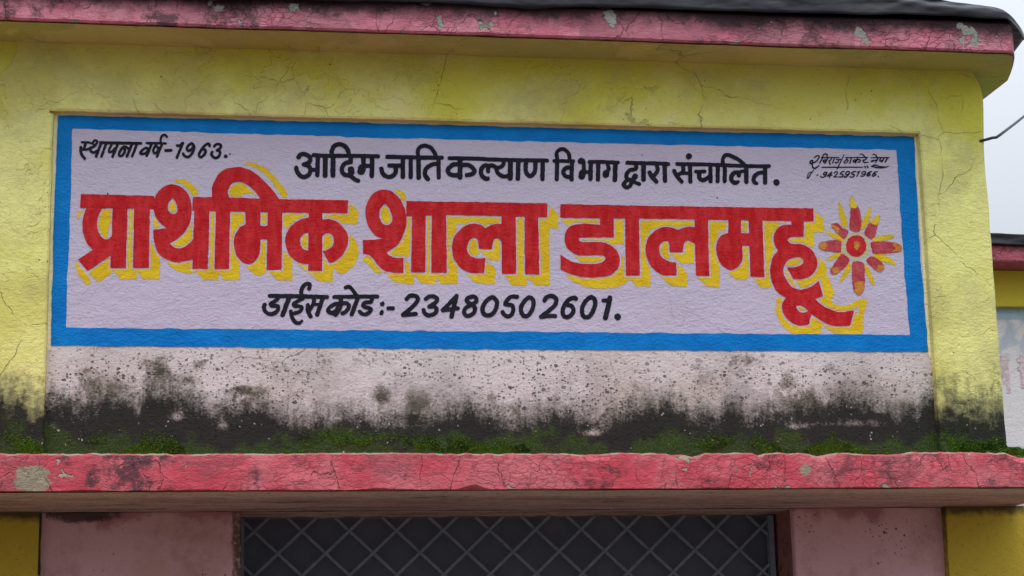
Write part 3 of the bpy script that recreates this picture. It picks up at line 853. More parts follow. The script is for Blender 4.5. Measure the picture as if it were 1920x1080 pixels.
# yellow brush marks that stand off the letters, and bits where the painter left none
Y_ADD = [[(TB, 20, [(360, 40, 8), (440, 50, 22), (560, 110, 28), (660, 200, 32), (740, 300, 34), (800, 390, 38)]), (TA, 20, [(1190, 245, 10), (1280, 245, 26), (1370, 310, 34), (1415, 370, 38)]), (TA, 20, [(120, 590, 20), (100, 645, 18)]),
          (TA2, 30, [(75, 690, 16), (140, 800, 34), (205, 885, 40)]), (TB, 20, [(420, 345, 14), (330, 310, 26), (250, 310, 34), (225, 385, 40)])],
         [(TC, 12, [(395, 75, 14), (440, 115, 24), (465, 165, 20)]), (TC, 12, [(115, 700, 20), (160, 730, 25), (230, 800, 30)])],
         [(TF, 20, [(880, 370, 34), (925, 470, 38), (940, 560, 38), (880, 620, 34)]), (TF, 20, [(880, 640, 30), (960, 690, 30), (1060, 710, 30), (1180, 690, 32), (1310, 630, 34), (1290, 740, 36), (1265, 870, 38)]),
          (TF, 30, [(365, 620, 30), (365, 760, 34), (430, 880, 36), (540, 965, 36), (660, 965, 36), (750, 900, 36)])]]
Y_CUT = [[(TA2, [(900, 60), (945, 60), (945, 420), (905, 420)]), (TA, [(1370, 560), (1400, 560), (1398, 720), (1365, 720)]), (TB2, [(778, 280), (840, 300), (805, 420), (820, 560), (780, 560)])],
         [(TC, [(940, 385), (1010, 385), (945, 440), (940, 440)])],
         [(TD, [(790, 580), (905, 590), (905, 640), (840, 640)]), (TE, [(1500, 900), (1560, 900), (1560, 960), (1480, 960)])]]
BOX = [(120, 290, 700, 560), (650, 330, 1065, 560), (1015, 365, 1640, 640)]
for i, (word, lab) in enumerate(((W1, 'first large red word of the sign'), (W2, 'second large red word of the sign'), (W3, 'third large red word of the sign, with a looped tail'))):
    fr = red_field(BOX[i], word)
    fy = Field(*BOX[i], 1.0)
    DX, DY = (20, 21)
    base = fr.F.copy()
    for t in range(0, 23):
        dx, dy = round(DX * t / 22), round(DY * t / 22)
        sh = np.full_like(base, 40.0); sh[dy:, dx:] = base[:base.shape[0] - dy, :base.shape[1] - dx]
        fy.F = np.minimum(fy.F, sh)
    for T, pts in Y_CUT[i]:
        fy.cut(*fy.poly([(T[0] + a / T[2], T[1] + b / T[2]) for a, b in pts]))
    for T, r, pts in Y_ADD[i]: fy.union(*fy.capsules(stroke(T, r, pts)))
    fy.F = np.maximum(fy.F, 3.0 - base)
    fy.rough(1.1, 5)
    fy.build('yellow_shading', M_YEL, sign, .0019)
    fr.rough(.5, 9)
    fr.build('red_word', M_RED, sign, .0027, lab)

# ---- black lettering: strokes
G1, G2, G3, G4 = (540, 250, 8), (770, 250, 8), (1000, 250, 8), (1230, 250, 8)
R = 34
ADIM = [(G1, R, [(155, 362), (190, 322), (245, 315), (310, 345), (335, 395), (310, 440), (240, 470)]), (G1, R, [(240, 470), (300, 490), (335, 540), (320, 610), (270, 648), (225, 655), (170, 625), (133, 565), (123, 520)]),
        (G1, 32, [(335, 550), (410, 550)]), (G1, R, [(448, 345), (440, 630)]), (G1, 38, [(560, 345), (556, 632)]), (G1, 31, [(380, 330), (640, 340), (960, 340), (1350, 348)]),
        (G1, 38, [(676, 345), (672, 632)]), (G1, 34, [(658, 340), (655, 270), (692, 195), (770, 165), (850, 195), (898, 260), (918, 335)]),
        (G1, R, [(942, 345), (940, 430)]), (G1, R, [(940, 432), (860, 450), (812, 510), (815, 585), (860, 625), (930, 635)]), (G1, 50, [(945, 545), (948, 585)]), (G1, 33, [(925, 630), (1000, 690), (1050, 713)]),
        (G1, 36, [(1132, 360), (1130, 500)]), (G1, 60, [(1108, 525), (1098, 568)]), (G1, 32, [(1130, 490), (1260, 492)]), (G1, 36, [(1262, 360), (1257, 640)])]
JATI = [(G2, 33, [(-350, 355), (0, 362), (200, 366), (465, 370)]), (G1, 32, [(1515, 485), (1690, 488)]), (G1, R, [(1600, 490), (1618, 560), (1592, 620), (1520, 657), (1450, 635), (1412, 585), (1400, 535)]), (G1, 35, [(1722, 370), (1722, 655)]), (G1, 33, [(1840, 370), (1840, 658)]),
        (G2, 36, [(115, 370), (118, 665)]), (G2, 32, [(110, 350), (106, 270), (135, 215), (210, 186), (290, 215), (345, 275), (375, 345)]), (G2, 33, [(415, 370), (420, 665)]), (G2, 34, [(400, 462), (330, 468), (260, 505), (215, 570), (222, 640), (258, 688)])]
KALY = [(G2, 31, [(580, 375), (900, 380), (1400, 400), (1920, 408), (2045, 410)]), (G2, 37, [(740, 400), (740, 665)]), (G2, 35, [(720, 470), (640, 472), (575, 520), (556, 570), (590, 618), (660, 632), (720, 620)]), (G2, 34, [(760, 478), (860, 478), (930, 522), (955, 570), (920, 612), (840, 630)]),
        (G2, 34, [(1175, 500), (1120, 482), (1072, 515), (1052, 575), (1070, 640), (1120, 680), (1155, 682)]), (G2, 32, [(1160, 490), (1160, 572)]), (G2, 31, [(1160, 500), (1210, 482), (1260, 500), (1290, 520)]),
        (G2, 32, [(1395, 420), (1388, 470), (1350, 505), (1290, 520)]), (G2, 32, [(1280, 520), (1300, 590), (1360, 640), (1430, 648), (1480, 625)]), (G2, 40, [(1496, 420), (1492, 675)]), (G2, 35, [(1615, 420), (1605, 682)]),
        (G2, 34, [(1730, 430), (1722, 540), (1745, 610), (1795, 642), (1840, 612), (1866, 540), (1870, 430)]), (G3, 34, [(140, 420), (134, 690)])]
VIBH = [(G3, 28, [(310, 415), (600, 420)]), (G3, 32, [(355, 430), (350, 690)]), (G3, 30, [(360, 405), (347, 310), (380, 255), (440, 238), (500, 270), (535, 330), (540, 410)]), (G3, 33, [(578, 430), (570, 695)]), (G3, 32, [(565, 518), (490, 522), (448, 575), (465, 628), (510, 655), (565, 655)]),
        (G3, 42, [(705, 425), (715, 415)]), (G3, 30, [(715, 395), (748, 420), (755, 500), (755, 560)]), (G3, 52, [(735, 600), (725, 645)]), (G3, 28, [(740, 585), (860, 580)]), (G3, 33, [(862, 440), (855, 690)]), (G3, 29, [(840, 430), (1050, 432), (1270, 442)]),
        (G3, 33, [(970, 445), (968, 695)]), (G3, 30, [(1105, 450), (1128, 530), (1110, 590)]), (G3, 50, [(1088, 600), (1084, 622)]), (G3, 36, [(1228, 450), (1222, 700)])]
DVAR = [(G3, 30, [(1405, 445), (1920, 455), (2020, 462)]), (G3, 31, [(1535, 460), (1535, 530), (1450, 555), (1402, 605), (1392, 660), (1425, 700), (1480, 700)]), (G3, 42, [(1525, 648), (1512, 668)]), (G3, 31, [(1390, 715), (1353, 768), (1375, 805), (1412, 812), (1452, 785), (1466, 735), (1450, 695)]), (G3, 28, [(1470, 700), (1540, 745), (1590, 762)]),
        (G3, 37, [(1650, 470), (1650, 695)]), (G3, 32, [(1845, 475), (1862, 555), (1825, 620), (1780, 640)]), (G3, 33, [(1742, 590), (1780, 655), (1842, 725)]), (G4, 34, [(127, 475), (132, 712)])]
SANC = [(G4, 46, [(488, 345), (490, 350)]), (G4, 29, [(312, 460), (900, 475), (1350, 492), (1692, 495)]), (G4, 30, [(403, 475), (403, 570), (340, 620)]), (G4, 30, [(270, 565), (315, 650), (382, 728)]), (G4, 28, [(340, 612), (410, 600), (510, 605)]), (G4, 32, [(508, 480), (512, 725)]),
        (G4, 28, [(595, 575), (725, 575)]), (G4, 33, [(650, 600), (645, 650), (665, 692), (720, 702), (800, 655)]), (G4, 32, [(815, 490), (815, 720)]), (G4, 32, [(925, 495), (922, 720)]), (G4, 32, [(1030, 490), (1028, 720)]), (G4, 30, [(1000, 470), (1000, 390), (1030, 338), (1085, 328), (1170, 362), (1260, 415), (1330, 480)]),
        (G4, 33, [(1240, 592), (1180, 590), (1135, 635), (1126, 690), (1155, 735), (1200, 742), (1235, 725, 20)]), (G4, 32, [(1240, 592), (1240, 635)]), (G4, 28, [(1250, 585), (1300, 570), (1345, 580)]), (G4, 34, [(1352, 500), (1352, 730)]),
        (G4, 33, [(1635, 505), (1634, 740)]), (G4, 32, [(1620, 588), (1540, 598), (1482, 640), (1460, 690), (1475, 738), (1510, 756, 24)]), (G4, 47, [(1803, 736), (1806, 742)])]
H1, H2 = (140, 240, 12), (290, 240, 12)
STHA = [(H1, 28, [(165, 325), (330, 330)]), (H1, 26, [(330, 332), (370, 345)]), (H1, 32, [(250, 340), (215, 460)]), (H1, 34, [(140, 440), (140, 530), (170, 620), (225, 688)]), (H1, 27, [(160, 492), (270, 488), (340, 460)]),
        (H1, 26, [(400, 350), (435, 298), (475, 278), (512, 308), (495, 350), (445, 385), (402, 352)]), (H1, 29, [(500, 350), (440, 420), (350, 455)]), (H1, 33, [(350, 462), (370, 530), (430, 553), (500, 520)]), (H1, 33, [(590, 350), (560, 440), (487, 638)]), (H1, 30, [(708, 350), (605, 645)]), (H1, 34, [(580, 332), (900, 340), (1490, 348)]),
        (H1, 28, [(835, 370), (775, 500), (790, 548), (850, 520), (905, 460)]), (H1, 32, [(970, 370), (852, 650)]), (H1, 30, [(1130, 440), (1060, 470), (1000, 580), (1012, 630), (1070, 622), (1125, 540), (1130, 440)]), (H1, 28, [(1060, 455), (1130, 422), (1190, 450), (1215, 490)]), (H1, 33, [(1290, 370), (1177, 640)]), (H1, 31, [(1400, 370), (1292, 640)])]
VARS = [(H1, 28, [(1622, 345), (1850, 346), (2045, 350)]), (H1, 30, [(1655, 470), (1590, 455), (1515, 512), (1480, 570), (1520, 588), (1595, 570), (1655, 510)]), (H1, 31, [(1730, 370), (1620, 630)]), (H1, 28, [(1835, 370), (1770, 500), (1790, 572), (1850, 548), (1900, 450)]), (H1, 31, [(1965, 370), (1852, 645)]), (H2, 26, [(30, 385), (110, 505)]),
        (H2, 28, [(137, 340), (135, 250), (168, 182), (215, 160), (250, 172), (275, 203)]), (H2, 33, [(247, 510), (370, 506)])]
N1963 = [(H2, 30, [(505, 400), (560, 400), (630, 345)]), (H2, 31, [(632, 345), (500, 670)]), (H2, 31, [(830, 345), (760, 400), (727, 460), (755, 515), (820, 490), (872, 430)]), (H2, 31, [(830, 345), (878, 390), (888, 450), (862, 540), (800, 630), (730, 655), (660, 620), (642, 582)]),
         (H2, 32, [(1237, 408), (1222, 366), (1170, 370), (1090, 440), (1012, 560), (1000, 630), (1040, 660), (1110, 610), (1145, 530), (1120, 482), (1060, 492)]), (H2, 32, [(1342, 415), (1380, 375), (1440, 365), (1490, 400), (1470, 460), (1402, 510)]), (H2, 32, [(1402, 510), (1450, 510), (1473, 565), (1440, 640), (1370, 678), (1302, 640), (1275, 585), (1295, 545)]),
         (H2, 43, [(1597, 640), (1600, 642)]), (H2, 16, [(1694, 584), (1697, 588)])]
J1, J2, J3 = (480, 520, 8), (690, 520, 8), (930, 520, 8)
DAIS = [(J1, 32, [(210, 280), (640, 285), (1065, 298)]), (J1, 31, [(330, 310), (300, 345), (225, 395), (235, 425), (310, 428), (335, 455), (310, 515), (250, 550), (180, 545), (130, 500), (118, 450), (130, 412)]), (J1, 36, [(495, 310), (398, 565)]),
        (J1, 29, [(700, 320), (640, 350), (568, 395), (580, 430), (660, 438), (688, 462), (660, 510), (580, 540)]), (J1, 29, [(522, 512), (540, 600), (580, 665), (640, 688), (690, 650, 20)]), (J1, 31, [(680, 290), (680, 200), (720, 122), (770, 96), (808, 115), (795, 170)]),
        (J1, 31, [(777, 415), (775, 500), (818, 588)]), (J1, 31, [(872, 320), (855, 410), (800, 490)]), (J1, 24, [(850, 412), (980, 405)]), (J1, 34, [(1000, 320), (960, 430), (918, 558)])]
KODE = [(J1, 30, [(1170, 295), (1500, 292), (1818, 290)]), (J1, 34, [(1275, 310), (1260, 450), (1195, 562)]), (J1, 30, [(1255, 395), (1180, 405), (1105, 450), (1080, 500), (1110, 530), (1180, 515), (1245, 440)]), (J1, 30, [(1090, 510), (1130, 535), (1200, 545)]), (J1, 31, [(1270, 405), (1335, 385), (1388, 415), (1380, 475), (1330, 525), (1295, 540)]),
        (J1, 33, [(1530, 300), (1435, 555)]), (J1, 29, [(1342, 155), (1390, 142), (1430, 170), (1505, 270)]), (J1, 31, [(1745, 310), (1720, 368), (1635, 380), (1605, 418), (1640, 448), (1718, 472), (1702, 525), (1640, 555), (1590, 545), (1555, 515)]),
        (J2, 32, [(215, 395), (212, 408)]), (J2, 31, [(208, 520), (202, 540)]), (J2, 32, [(305, 467), (370, 467)])]
CODE = [(J2, 33, [(580, 325), (620, 285), (690, 275), (745, 310), (730, 370), (660, 450), (530, 560)]), (J2, 33, [(525, 565), (715, 550)]), (J2, 32, [(865, 325), (920, 290), (985, 288), (1035, 325), (1010, 380), (920, 440)]), (J2, 32, [(920, 440), (1000, 445), (1028, 495), (990, 550), (910, 573), (850, 540), (832, 495)]),
        (J2, 32, [(1330, 280), (1122, 492)]), (J2, 32, [(1122, 495), (1345, 465)]), (J2, 34, [(1328, 285), (1290, 430), (1250, 588)]), (J2, 32, [(1580, 287), (1500, 310), (1482, 362), (1560, 412), (1605, 470), (1575, 545), (1490, 582), (1440, 530), (1465, 460), (1550, 410), (1615, 370), (1625, 320), (1575, 287)]),
        (J2, 33, [(1850, 300), (1780, 350), (1720, 450), (1728, 540), (1790, 575), (1870, 545), (1925, 450), (1930, 360), (1880, 305), (1845, 302)]),
        (J3, 32, [(315, 295), (215, 298), (138, 402), (230, 420), (258, 480), (230, 560), (170, 587), (110, 545), (97, 522)]), (J3, 33, [(500, 302), (440, 340), (380, 430), (375, 520), (420, 580), (480, 572), (540, 490), (562, 390), (540, 320), (495, 302)]),
        (J3, 33, [(725, 348), (760, 300), (830, 282), (900, 322), (892, 400), (830, 470), (690, 580)]), (J3, 33, [(675, 592), (780, 580), (882, 582)]), (J3, 33, [(1195, 322), (1160, 308), (1080, 345), (1010, 450), (1000, 550), (1050, 600), (1120, 570), (1162, 500), (1130, 432), (1060, 412)]),
        (J3, 33, [(1430, 295), (1370, 330), (1300, 430), (1290, 530), (1320, 590), (1390, 592), (1450, 510), (1485, 400), (1470, 322), (1425, 295)]), (J3, 31, [(1612, 350), (1690, 345)]), (J3, 38, [(1705, 310), (1680, 440), (1640, 608)]), (J3, 48, [(1818, 592), (1824, 598)])]
K1, K2 = (1500, 275, 15.43), (1580, 275, 15.43)
SIG1 = [(K1, 19, [(410, 325), (470, 278), (530, 265), (545, 310), (500, 390), (430, 450), (380, 462)]), (K1, 21, [(380, 462), (335, 488), (282, 478), (295, 430), (350, 398), (362, 450), (348, 530), (370, 600), (412, 635), (480, 600), (550, 545, 12)]),
        (K1, 15, [(610, 322), (870, 316), (1120, 318)]), (K1, 18, [(650, 330), (560, 480)]), (K1, 18, [(640, 320), (672, 245), (730, 212), (778, 235), (770, 310)]), (K1, 18, [(765, 385), (705, 385), (662, 420), (685, 450), (745, 430)]), (K1, 19, [(800, 330), (712, 488)]),
        (K1, 19, [(900, 330), (890, 380), (835, 420)]), (K1, 20, [(832, 415), (862, 512)]), (K1, 18, [(990, 330), (935, 480)]), (K1, 16, [(1040, 372), (1170, 378)]), (K1, 18, [(1112, 390), (1090, 452), (1040, 478), (1012, 450)]), (K1, 18, [(1268, 235, 12), (1070, 645)]), (K1, 16, [(630, 600), (1000, 595)])]
SIG2 = [(K2, 15, [(75, 320), (400, 318), (715, 314)]), (K2, 15, [(122, 330), (108, 370)]), (K2, 16, [(112, 378), (55, 420), (32, 460), (62, 482), (120, 450), (150, 405), (112, 378)]), (K2, 18, [(250, 330), (195, 480)]), (K2, 18, [(425, 330), (362, 478)]), (K2, 18, [(400, 392), (330, 385), (292, 420), (312, 445), (372, 420)]), (K2, 18, [(410, 392), (480, 378), (508, 410), (480, 448), (442, 452)]),
        (K2, 18, [(690, 325), (660, 372), (590, 402)]), (K2, 20, [(582, 392), (600, 440), (640, 463), (740, 450, 10)]), (K2, 17, [(480, 220, 8), (560, 225), (620, 275), (660, 312)]), (K2, 16, [(-390, 600), (0, 599), (568, 598)]), (K2, 18, [(625, 568), (658, 615)]), (K2, 19, [(702, 560), (725, 610)])]
SIG3 = [(K2, 15, [(820, 322), (1340, 320)]), (K2, 16, [(862, 230), (930, 232), (1000, 312)]), (K2, 26, [(832, 428), (880, 408)]), (K2, 17, [(875, 410), (970, 388)]), (K2, 18, [(1022, 330), (948, 458)]), (K2, 18, [(1105, 330), (1062, 398), (1100, 418), (1160, 385)]), (K2, 19, [(1190, 330), (1130, 448)]), (K2, 21, [(1290, 330), (1225, 448)])]
LEAF = [(790, 580, 1), (850, 540), (940, 520), (1040, 550), (1200, 575), (1370, 560, 1), (1300, 595), (1200, 622), (1050, 636), (900, 606)]
LEAFH = [(880, 575, 1), (950, 562), (1050, 590, 1), (970, 588)]
PHON = [(K1, 13, [(385, 690), (300, 800), (220, 918)]), (K1, 13, [(320, 742), (262, 762), (210, 850), (202, 908), (240, 912), (290, 822), (320, 742)]), (K1, 13, [(480, 830), (522, 820)]), (K1, 17, [(772, 755), (722, 738), (672, 790), (690, 820), (750, 788), (778, 745), (745, 830), (695, 878), (640, 895), (590, 865)]),
        (K1, 17, [(905, 740), (782, 852)]), (K1, 17, [(782, 852), (920, 830)]), (K1, 17, [(912, 750), (842, 900)]), (K1, 16, [(978, 772), (1030, 728), (1080, 742), (1060, 800), (970, 880)]), (K1, 16, [(970, 882), (1078, 875)]), (K1, 18, [(1270, 718), (1200, 735), (1162, 790), (1225, 800), (1238, 840), (1200, 878), (1122, 880)]), (K1, 18, [(1422, 740), (1370, 718), (1312, 780), (1340, 815), (1400, 790), (1430, 740), (1402, 810), (1342, 870), (1295, 888), (1272, 862)]),
        (K2, 18, [(368, 722), (280, 738), (252, 790), (325, 808), (320, 850), (270, 888), (202, 872)]), (K2, 16, [(412, 745), (488, 712)]), (K2, 16, [(488, 712), (402, 863)]), (K2, 16, [(660, 745), (610, 718), (548, 760), (562, 800), (630, 788), (662, 735), (640, 818), (580, 858), (512, 850)]), (K2, 18, [(830, 725), (760, 742), (702, 800), (698, 843), (740, 853), (788, 818), (768, 788), (712, 810)]), (K2, 18, [(1000, 728), (930, 735), (872, 800), (855, 843), (890, 858), (948, 820), (938, 785), (882, 800)]), (K2, 22, [(1023, 868), (1026, 872)])]

def black_word(name, strokes, step, rough, label=None, extra=None):
    pts = [stroke(T, r, p) for T, r, p in strokes]
    allp = np.vstack(pts)
    f = Field(allp[:, 0].min() - 12, allp[:, 1].min() - 12, allp[:, 0].max() + 12, allp[:, 1].max() + 12, step)
    for q in pts: f.union(*f.capsules(q))
    if extra:
        T, a, b = extra
        g = f.poly(outline(T, a)); f.union(*g); f.cut(*f.poly(outline(T, b)))
    f.rough(rough, 5)
    return f.build(name, M_BLK, sign, .0027, label)
for st in (ADIM, JATI, KALY, VIBH, DVAR, SANC): black_word('black_word', st, .8, .35)
black_word('small_black_word', STHA, .6, .25); black_word('small_black_word', VARS, .6, .25)
black_word('year_number', N1963, .6, .25)
black_word('black_word', DAIS, .7, .35); black_word('black_word', KODE, .7, .35); black_word('code_number', CODE, .7, .35)
black_word('signature_word', SIG1, .4, .12); black_word('signature_word', SIG2, .4, .12)
black_word('signature_word', SIG3, .4, .12, None, (K2, LEAF, LEAFH))
black_word('phone_number', PHON, .4, .12)

# ---- painted flower
LT = (1520, 360, 5.4)
def blob(name, pts, mat, parent, lift, rough, cell=3):
    q = outline(LT, pts)
    f = Field(q[:, 0].min() - 6, q[:, 1].min() - 6, q[:, 0].max() + 6, q[:, 1].max() + 6, .6)
    f.union(*f.poly(q)); f.rough(rough, cell)
    return f.build(name, mat, parent, lift)
ctr = [(458 + 102 * math.cos(t), 548 + 109 * math.sin(t)) for t in lin(0, 2 * math.pi, 17)[:-1]]
ring = [(460 + 150 * math.cos(t), 550 + 150 * math.sin(t)) for t in lin(0, 2 * math.pi, 17)[:-1]]
flower = blob('flower', ring, M_PALE, sign, .0017, 1.6, 5)
blob('flower_centre', ctr, M_RED, flower, .0026, .6, 4)
blob('flower_centre', [(430, 520), (465, 500), (500, 520), (490, 560), (465, 590), (438, 565)], M_TIP, flower, .0033, 1.2)
REDP = [[(395, 380), (397, 250), (405, 165), (430, 130), (480, 150), (508, 240), (512, 300), (498, 395), (440, 408)], [(540, 430), (560, 370), (605, 300), (670, 320), (668, 370), (650, 445), (600, 480)],
        [(605, 540), (620, 508), (760, 503), (860, 515), (915, 550), (905, 600), (760, 622), (625, 620)], [(560, 700), (620, 650), (695, 695), (738, 745), (715, 803), (640, 785)],
        [(415, 715), (525, 715), (545, 820), (530, 1005), (440, 1010), (415, 850)], [(300, 635), (360, 650), (390, 690), (340, 770), (230, 838), (195, 795), (240, 720)],
        [(308, 500), (220, 490), (120, 510), (80, 540), (100, 578), (200, 605), (308, 608)], [(210, 335), (260, 315), (330, 370), (373, 390), (368, 440), (330, 478), (270, 420)]]
TIPS = [[(402, 165), (395, 110), (412, 40), (440, 95), (468, 155), (435, 175)], [(600, 315), (640, 262), (690, 225), (688, 290), (660, 335)], [(830, 528), (880, 530), (920, 560), (908, 600), (830, 606), (850, 570)], [(670, 745), (730, 735), (735, 780), (700, 805), (665, 785)],
        [(438, 925), (490, 905), (535, 925), (528, 1005), (482, 1045), (443, 1005)], [(200, 780), (260, 765), (290, 800), (225, 838)], [(82, 530), (140, 510), (165, 560), (120, 585), (85, 565)], [(212, 330), (250, 345), (300, 400), (260, 415), (220, 365)]]
YEL = [[(290, 112, 9), (312, 220, 27), (345, 325, 33)], [(602, 160, 8), (570, 260, 30), (520, 365, 20)], [(825, 450, 20), (740, 465, 27), (645, 482, 20)], [(650, 645, 22), (740, 672, 36), (850, 728, 15)], [(548, 745, 15), (590, 830, 26), (635, 940, 12)], [(395, 745, 20), (350, 830, 26), (295, 905, 8)], [(300, 632, 18), (230, 660, 22), (168, 690, 8)], [(165, 405, 10), (230, 440, 22), (315, 482, 24)]]
for y in YEL:
    q = stroke(LT, 20, y)
    f = Field(q[:, 0].min() - 12, q[:, 1].min() - 12, q[:, 0].max() + 12, q[:, 1].max() + 12, .6)
    f.union(*f.capsules(q)); f.rough(.8, 3)
    f.build('petal', M_YEL, flower, .0022)
for pr, tp, tm in zip(REDP, TIPS, (M_YEL, M_YEL, M_TIP, M_TIP, M_TIP, M_TIP, M_TIP, M_TIP)):
    pe = blob('petal', pr, M_PETAL, flower, .0028, .8)
    blob('petal_tip', tp, tm, flower, .0034, 1.6, 2.5)

# ------------------------------------------------------------------ plastic sheet over the roof edge
def sheet(x0, x1, nx, section, name, label, seed, thick=.0015):
    mb = MB(); P = []
    for x in lin(x0, x1, nx): P.append([(x + dx, y, z) for dx, y, z in section(x)])
    mb.grid(P)
    o = mb.build(name, M_TARP, None, True)
    sol = o.modifiers.new('thickness', 'SOLIDIFY'); sol.thickness = thick; sol.offset = 1
    return tag(o, label, 'tarpaulin')
def tarp_sec(x):
    yf = -.256 + .006 * fbm(x * 2.2, 5.)
    e = max(0, x - 3.27)
    back = min(.45, 2.2 * e ** 1.35) if e else 0            # follows the rounded corner of the slab
    lowz = float(np.interp(x, [0, .4, 1.2, 2.2, 2.9], [3.866, 3.872, 3.880, 3.890, 3.900])) + .010 * fbm(x * 2.3, 8.) - .040 * max(0, nz(x * 2.9, 2.2) - .42) - .25 * e
    hump = np.interp(x, [-4, .5, 2.0, 2.75, 3.05, 3.20, 3.28, 3.34, 3.43], [4.02, 4.02, 4.01, 3.992, 3.975, 3.962, 3.945, 3.925, 3.905]) + .006 * fbm(x * 3, 3.)
    sec = []
    for k in range(34):
        t = k / 33
        if t < .4:
            u = t / .4
            y = yf + back + .05 * u ** 2.2 + (.016 * nz(x * 5 + u * 2, u * 2.5) + .007 * nz(x * 16 - u * 6, u * 5)) * min(1, u * 2); z = lowz + (hump - lowz) * math.sin(u * math.pi / 2)
        else:
            u = (t - .4) / .6
            y = yf + back + .05 + 1.8 * u ** 1.7; z = hump + .020 * fbm(x * 2.5, y * 3.2 + 2.) * min(1, u * 5) - .06 * u
        sec.append((0, y, z))
    return sec
sheet(-3.3, 3.43, 440, tarp_sec, 'tarpaulin', 'black plastic sheet draped over the pink roof edge above the sign', 1)

# ------------------------------------------------------------------ cable
cb = MB()
pts = [(3.235, -.03, 3.515), (3.262, -.036, 3.521), (3.283, -.034, 3.528), (3.300, -.03, 3.531), (3.318, -.02, 3.543)]
for k in range(1, 91):
    t = k / 15
    pts.append((3.318 + 1.46 * t, -.02 + 2.5 * t, 3.543 + 1.06 * t - .012 * math.sin(math.pi * min(t, 1)) + .02 * (t - 1) * max(0, t - 1)))
cb.tube(pts, .0052)
tag(cb.build('cable', M_CABLE, None, True), 'thin black cable running from the yellow wall corner up across the grey sky', 'cable')

# ------------------------------------------------------------------ moss along the foot of the wall
rnd = random.Random(4)
mv, mf = [], []
def tuft(x, y, z, s):
    for _ in range(3):
        a = rnd.uniform(0, 6.283); b = rnd.uniform(-.6, 1.1)
        d = Vector((math.cos(a) * .8, -abs(math.sin(a)) * .7 - .15, .35 + b * .5)).normalized() * s
        n = Vector((-d.z, rnd.uniform(-.3, .3) * s, d.x)) * .42
        p = Vector((x, y, z)); k = len(mv)
        mv.extend([tuple(p - n * .6), tuple(p + n * .6), tuple(p + d * .8 + n * .5), tuple(p + d)])
        mf.append((k, k + 1, k + 2, k + 3))
n = 0
while n < 9000:
    x = rnd.uniform(-.35, 3.25); z = 2.385 + abs(rnd.gauss(0, .034))
    if .5 * nz(x * 2.6, z * 5, 3.) + .6 * nz(x * 7, z * 14, 1.) + .25 * nz(x * 26, z * 26) < .02 + (z - 2.40) * 2.5: continue
    y = YW if (x < -.012 or x > 3.012) else 0.0
    tuft(x, y - .001, z, rnd.uniform(.003, .0075)); n += 1
for _ in range(7000):                                  # cushion at the right end of the ledge
    x = rnd.uniform(2.98, 3.27); y = rnd.uniform(-.50, -.05)
    z = 2.334 + .050 * math.exp(-((x - 3.20) / .10) ** 2) * math.exp(-((y + .18) / .16) ** 2) + .010 * nz(x * 20, y * 20)
    tuft(x, y, z, rnd.uniform(.004, .009))
mo = mesh_obj('moss', mv, mf, M_MOSS)
mo['kind'] = 'stuff'; tag(mo, 'green moss growing on the ledge along the foot of the wall', 'moss')

# ------------------------------------------------------------------ the wing set back on the right
def wing_mat_panel():
    m = Mat('faded_white_panel', .92, .2)
    stipple(m, .8)
    col = m.mix(m.noise(3, 4), (.70, .68, .70), (.80, .77, .80))
    v = m.wob(m.z, (m.noise(7, 5, .7), .12), (m.noise(30, 3, .7), .05))
    blue = m.mul(m.ramp(v, 3.30, 3.36), m.ramp(m.noise(9, 4, .6, off=3.), .44, .56))
    col = m.mix(m.mul(blue, .6), col, (.36, .48, .60))
    col = m.mix(m.ramp(m.z, 3.515, 3.525, 0, .8), col, (.34, .47, .60))
    l1 = m.mul(m.ramp(m.wob(m.z, (m.noise(12, 4), .02)), 2.795, 2.80), m.ramp(m.wob(m.z, (m.noise(12, 4, off=4.), .02)), 2.835, 2.84, 1, 0))
    col = m.mix(m.mul(l1, .6), col, (.36, .50, .62))
    col = m.mix(m.ramp(m.z, 2.79, 2.80, .7, 0), col, (.62, .50, .52))
    sp = m.ramp(m.noise(60, 4, .75), .62, .70)
    col = m.mix(m.mul(sp, .5), col, (.22, .20, .20))
    m.color(col); return m.m
M_WP = wing_mat_panel()
def plain_yellow():
    m = Mat('wing_yellow_plaster', .9, .2); stipple(m, .8)
    col = m.mix(m.noise(3, 4), (.62, .52, .03), (.68, .60, .09))
    col = m.mix(m.mul(m.ramp(m.noise(50, 4, .7), .60, .7), .4), col, (.3, .25, .03))
    m.color(col); return m.m
wing = thing('school_wing', 'further wing with yellow band and faded white panel, set back at the right', 'building', (5.5, 3.3, 0))
WY = 3.20
wg = MB()
wg.grid([[(x, WY, z) for z in (3.585, 3.78)] for x in (3.5, 8.0)])
wg.grid([[(x, y, 3.585) for y in (WY, WY + .05)] for x in (3.5, 8.0)])
wg.box(3.5, 8.0, WY + .06, 7.0, 0, 3.78)
wg.build('wall', plain_yellow(), wing)
wp = MB(); wp.grid([[(x, WY + .045, z) for z in (0, 3.59)] for x in (3.5, 8.0)])
wpo = wp.build('panel', M_WP, wing)
WT = (1800, 400, 2.348)
mk = MB()
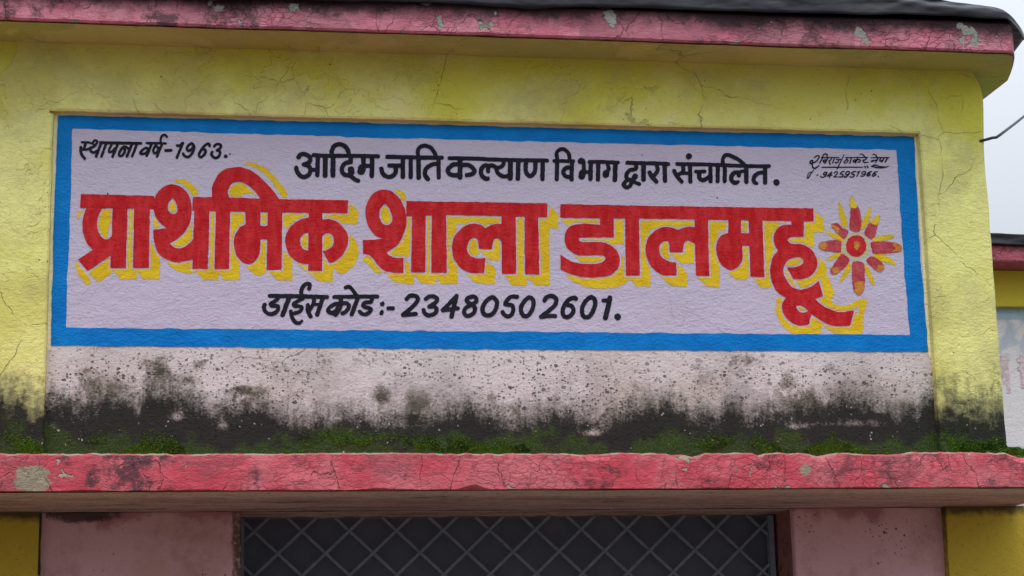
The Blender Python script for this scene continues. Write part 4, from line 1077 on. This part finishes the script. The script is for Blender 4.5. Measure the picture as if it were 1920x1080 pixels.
for (x0, z0, x1, z1, wd) in ((4.690, 3.315, 4.690, 3.17, .010), (4.715, 3.315, 4.715, 3.12, .010), (4.672, 3.31, 4.735, 3.313, .012), (4.69, 3.24, 4.715, 3.236, .010), (4.80, 3.33, 4.80, 3.15, .011), (4.775, 3.30, 4.83, 3.305, .012), (4.775, 3.255, 4.80, 3.25, .01), (4.84, 3.34, 4.84, 3.18, .01)):
    d = Vector((x1 - x0, 0, z1 - z0)).normalized(); nn = Vector((-d.z, 0, d.x)) * wd
    k = len(mk.v)
    mk.v += [(x0 - nn.x, WY + .043 - k * .0001, z0 - nn.z), (x1 - nn.x, WY + .043 - k * .0001, z1 - nn.z), (x1 + nn.x, WY + .043 - k * .0001, z1 + nn.z), (x0 + nn.x, WY + .043 - k * .0001, z0 + nn.z)]
    mk.f.append((k, k + 1, k + 2, k + 3))
mm = Mat('faded_red_marks', .92, .2); stipple(mm, .8)
mm.color(mm.mix(mm.ramp(mm.noise(45, 4, .75), .42, .58), (.58, .40, .44), (.72, .66, .69)))
mk.build('faded_lettering', mm.m, wpo)
def wroof(x):
    yf = 2.985 + .006 * fbm(x * 1.3, 21.)
    return [(x, yf + .004, 3.782), (x, yf, 3.79), (x, yf, 3.86), (x, yf + .02, 3.885), (x, 7.2, 3.885), (x, 7.2, 3.782)]
M_WR = mat_slab('weathered_pink_edge_wing', (.42, .10, .13), (.46, .14, .18), (.25, .06, .08), .9, 3.858, 3.90, True)
sweep(lin(3.45, 8.1, 160), wroof).build('roof_slab', M_WR, wing)
def wtarp(x):
    sec = []
    for k in range(20):
        t = k / 19
        if t < .4: u = t / .4; y = 2.968 + .01 * nz(x * 4, u * 2); z = 3.868 + .01 * fbm(x * 2, 4.) + .065 * u
        else: u = (t - .4) / .6; y = 2.985 + 1.5 * u; z = 3.933 + .012 * fbm(x * 2.5, y * 3)
        sec.append((0, y, z))
    return sec
sheet(3.45, 8.1, 160, wtarp, 'tarpaulin', 'black plastic sheet on the roof of the further wing, right edge', 5)

# ------------------------------------------------------------------ ground
g = MB(); g.grid([[(x, y, 0.0) for y in (-1500, -40, 0, 40, 1500)] for x in (-1500, -40, 0, 40, 1500)])
go = g.build('ground', M_SOIL); go['kind'] = 'structure'
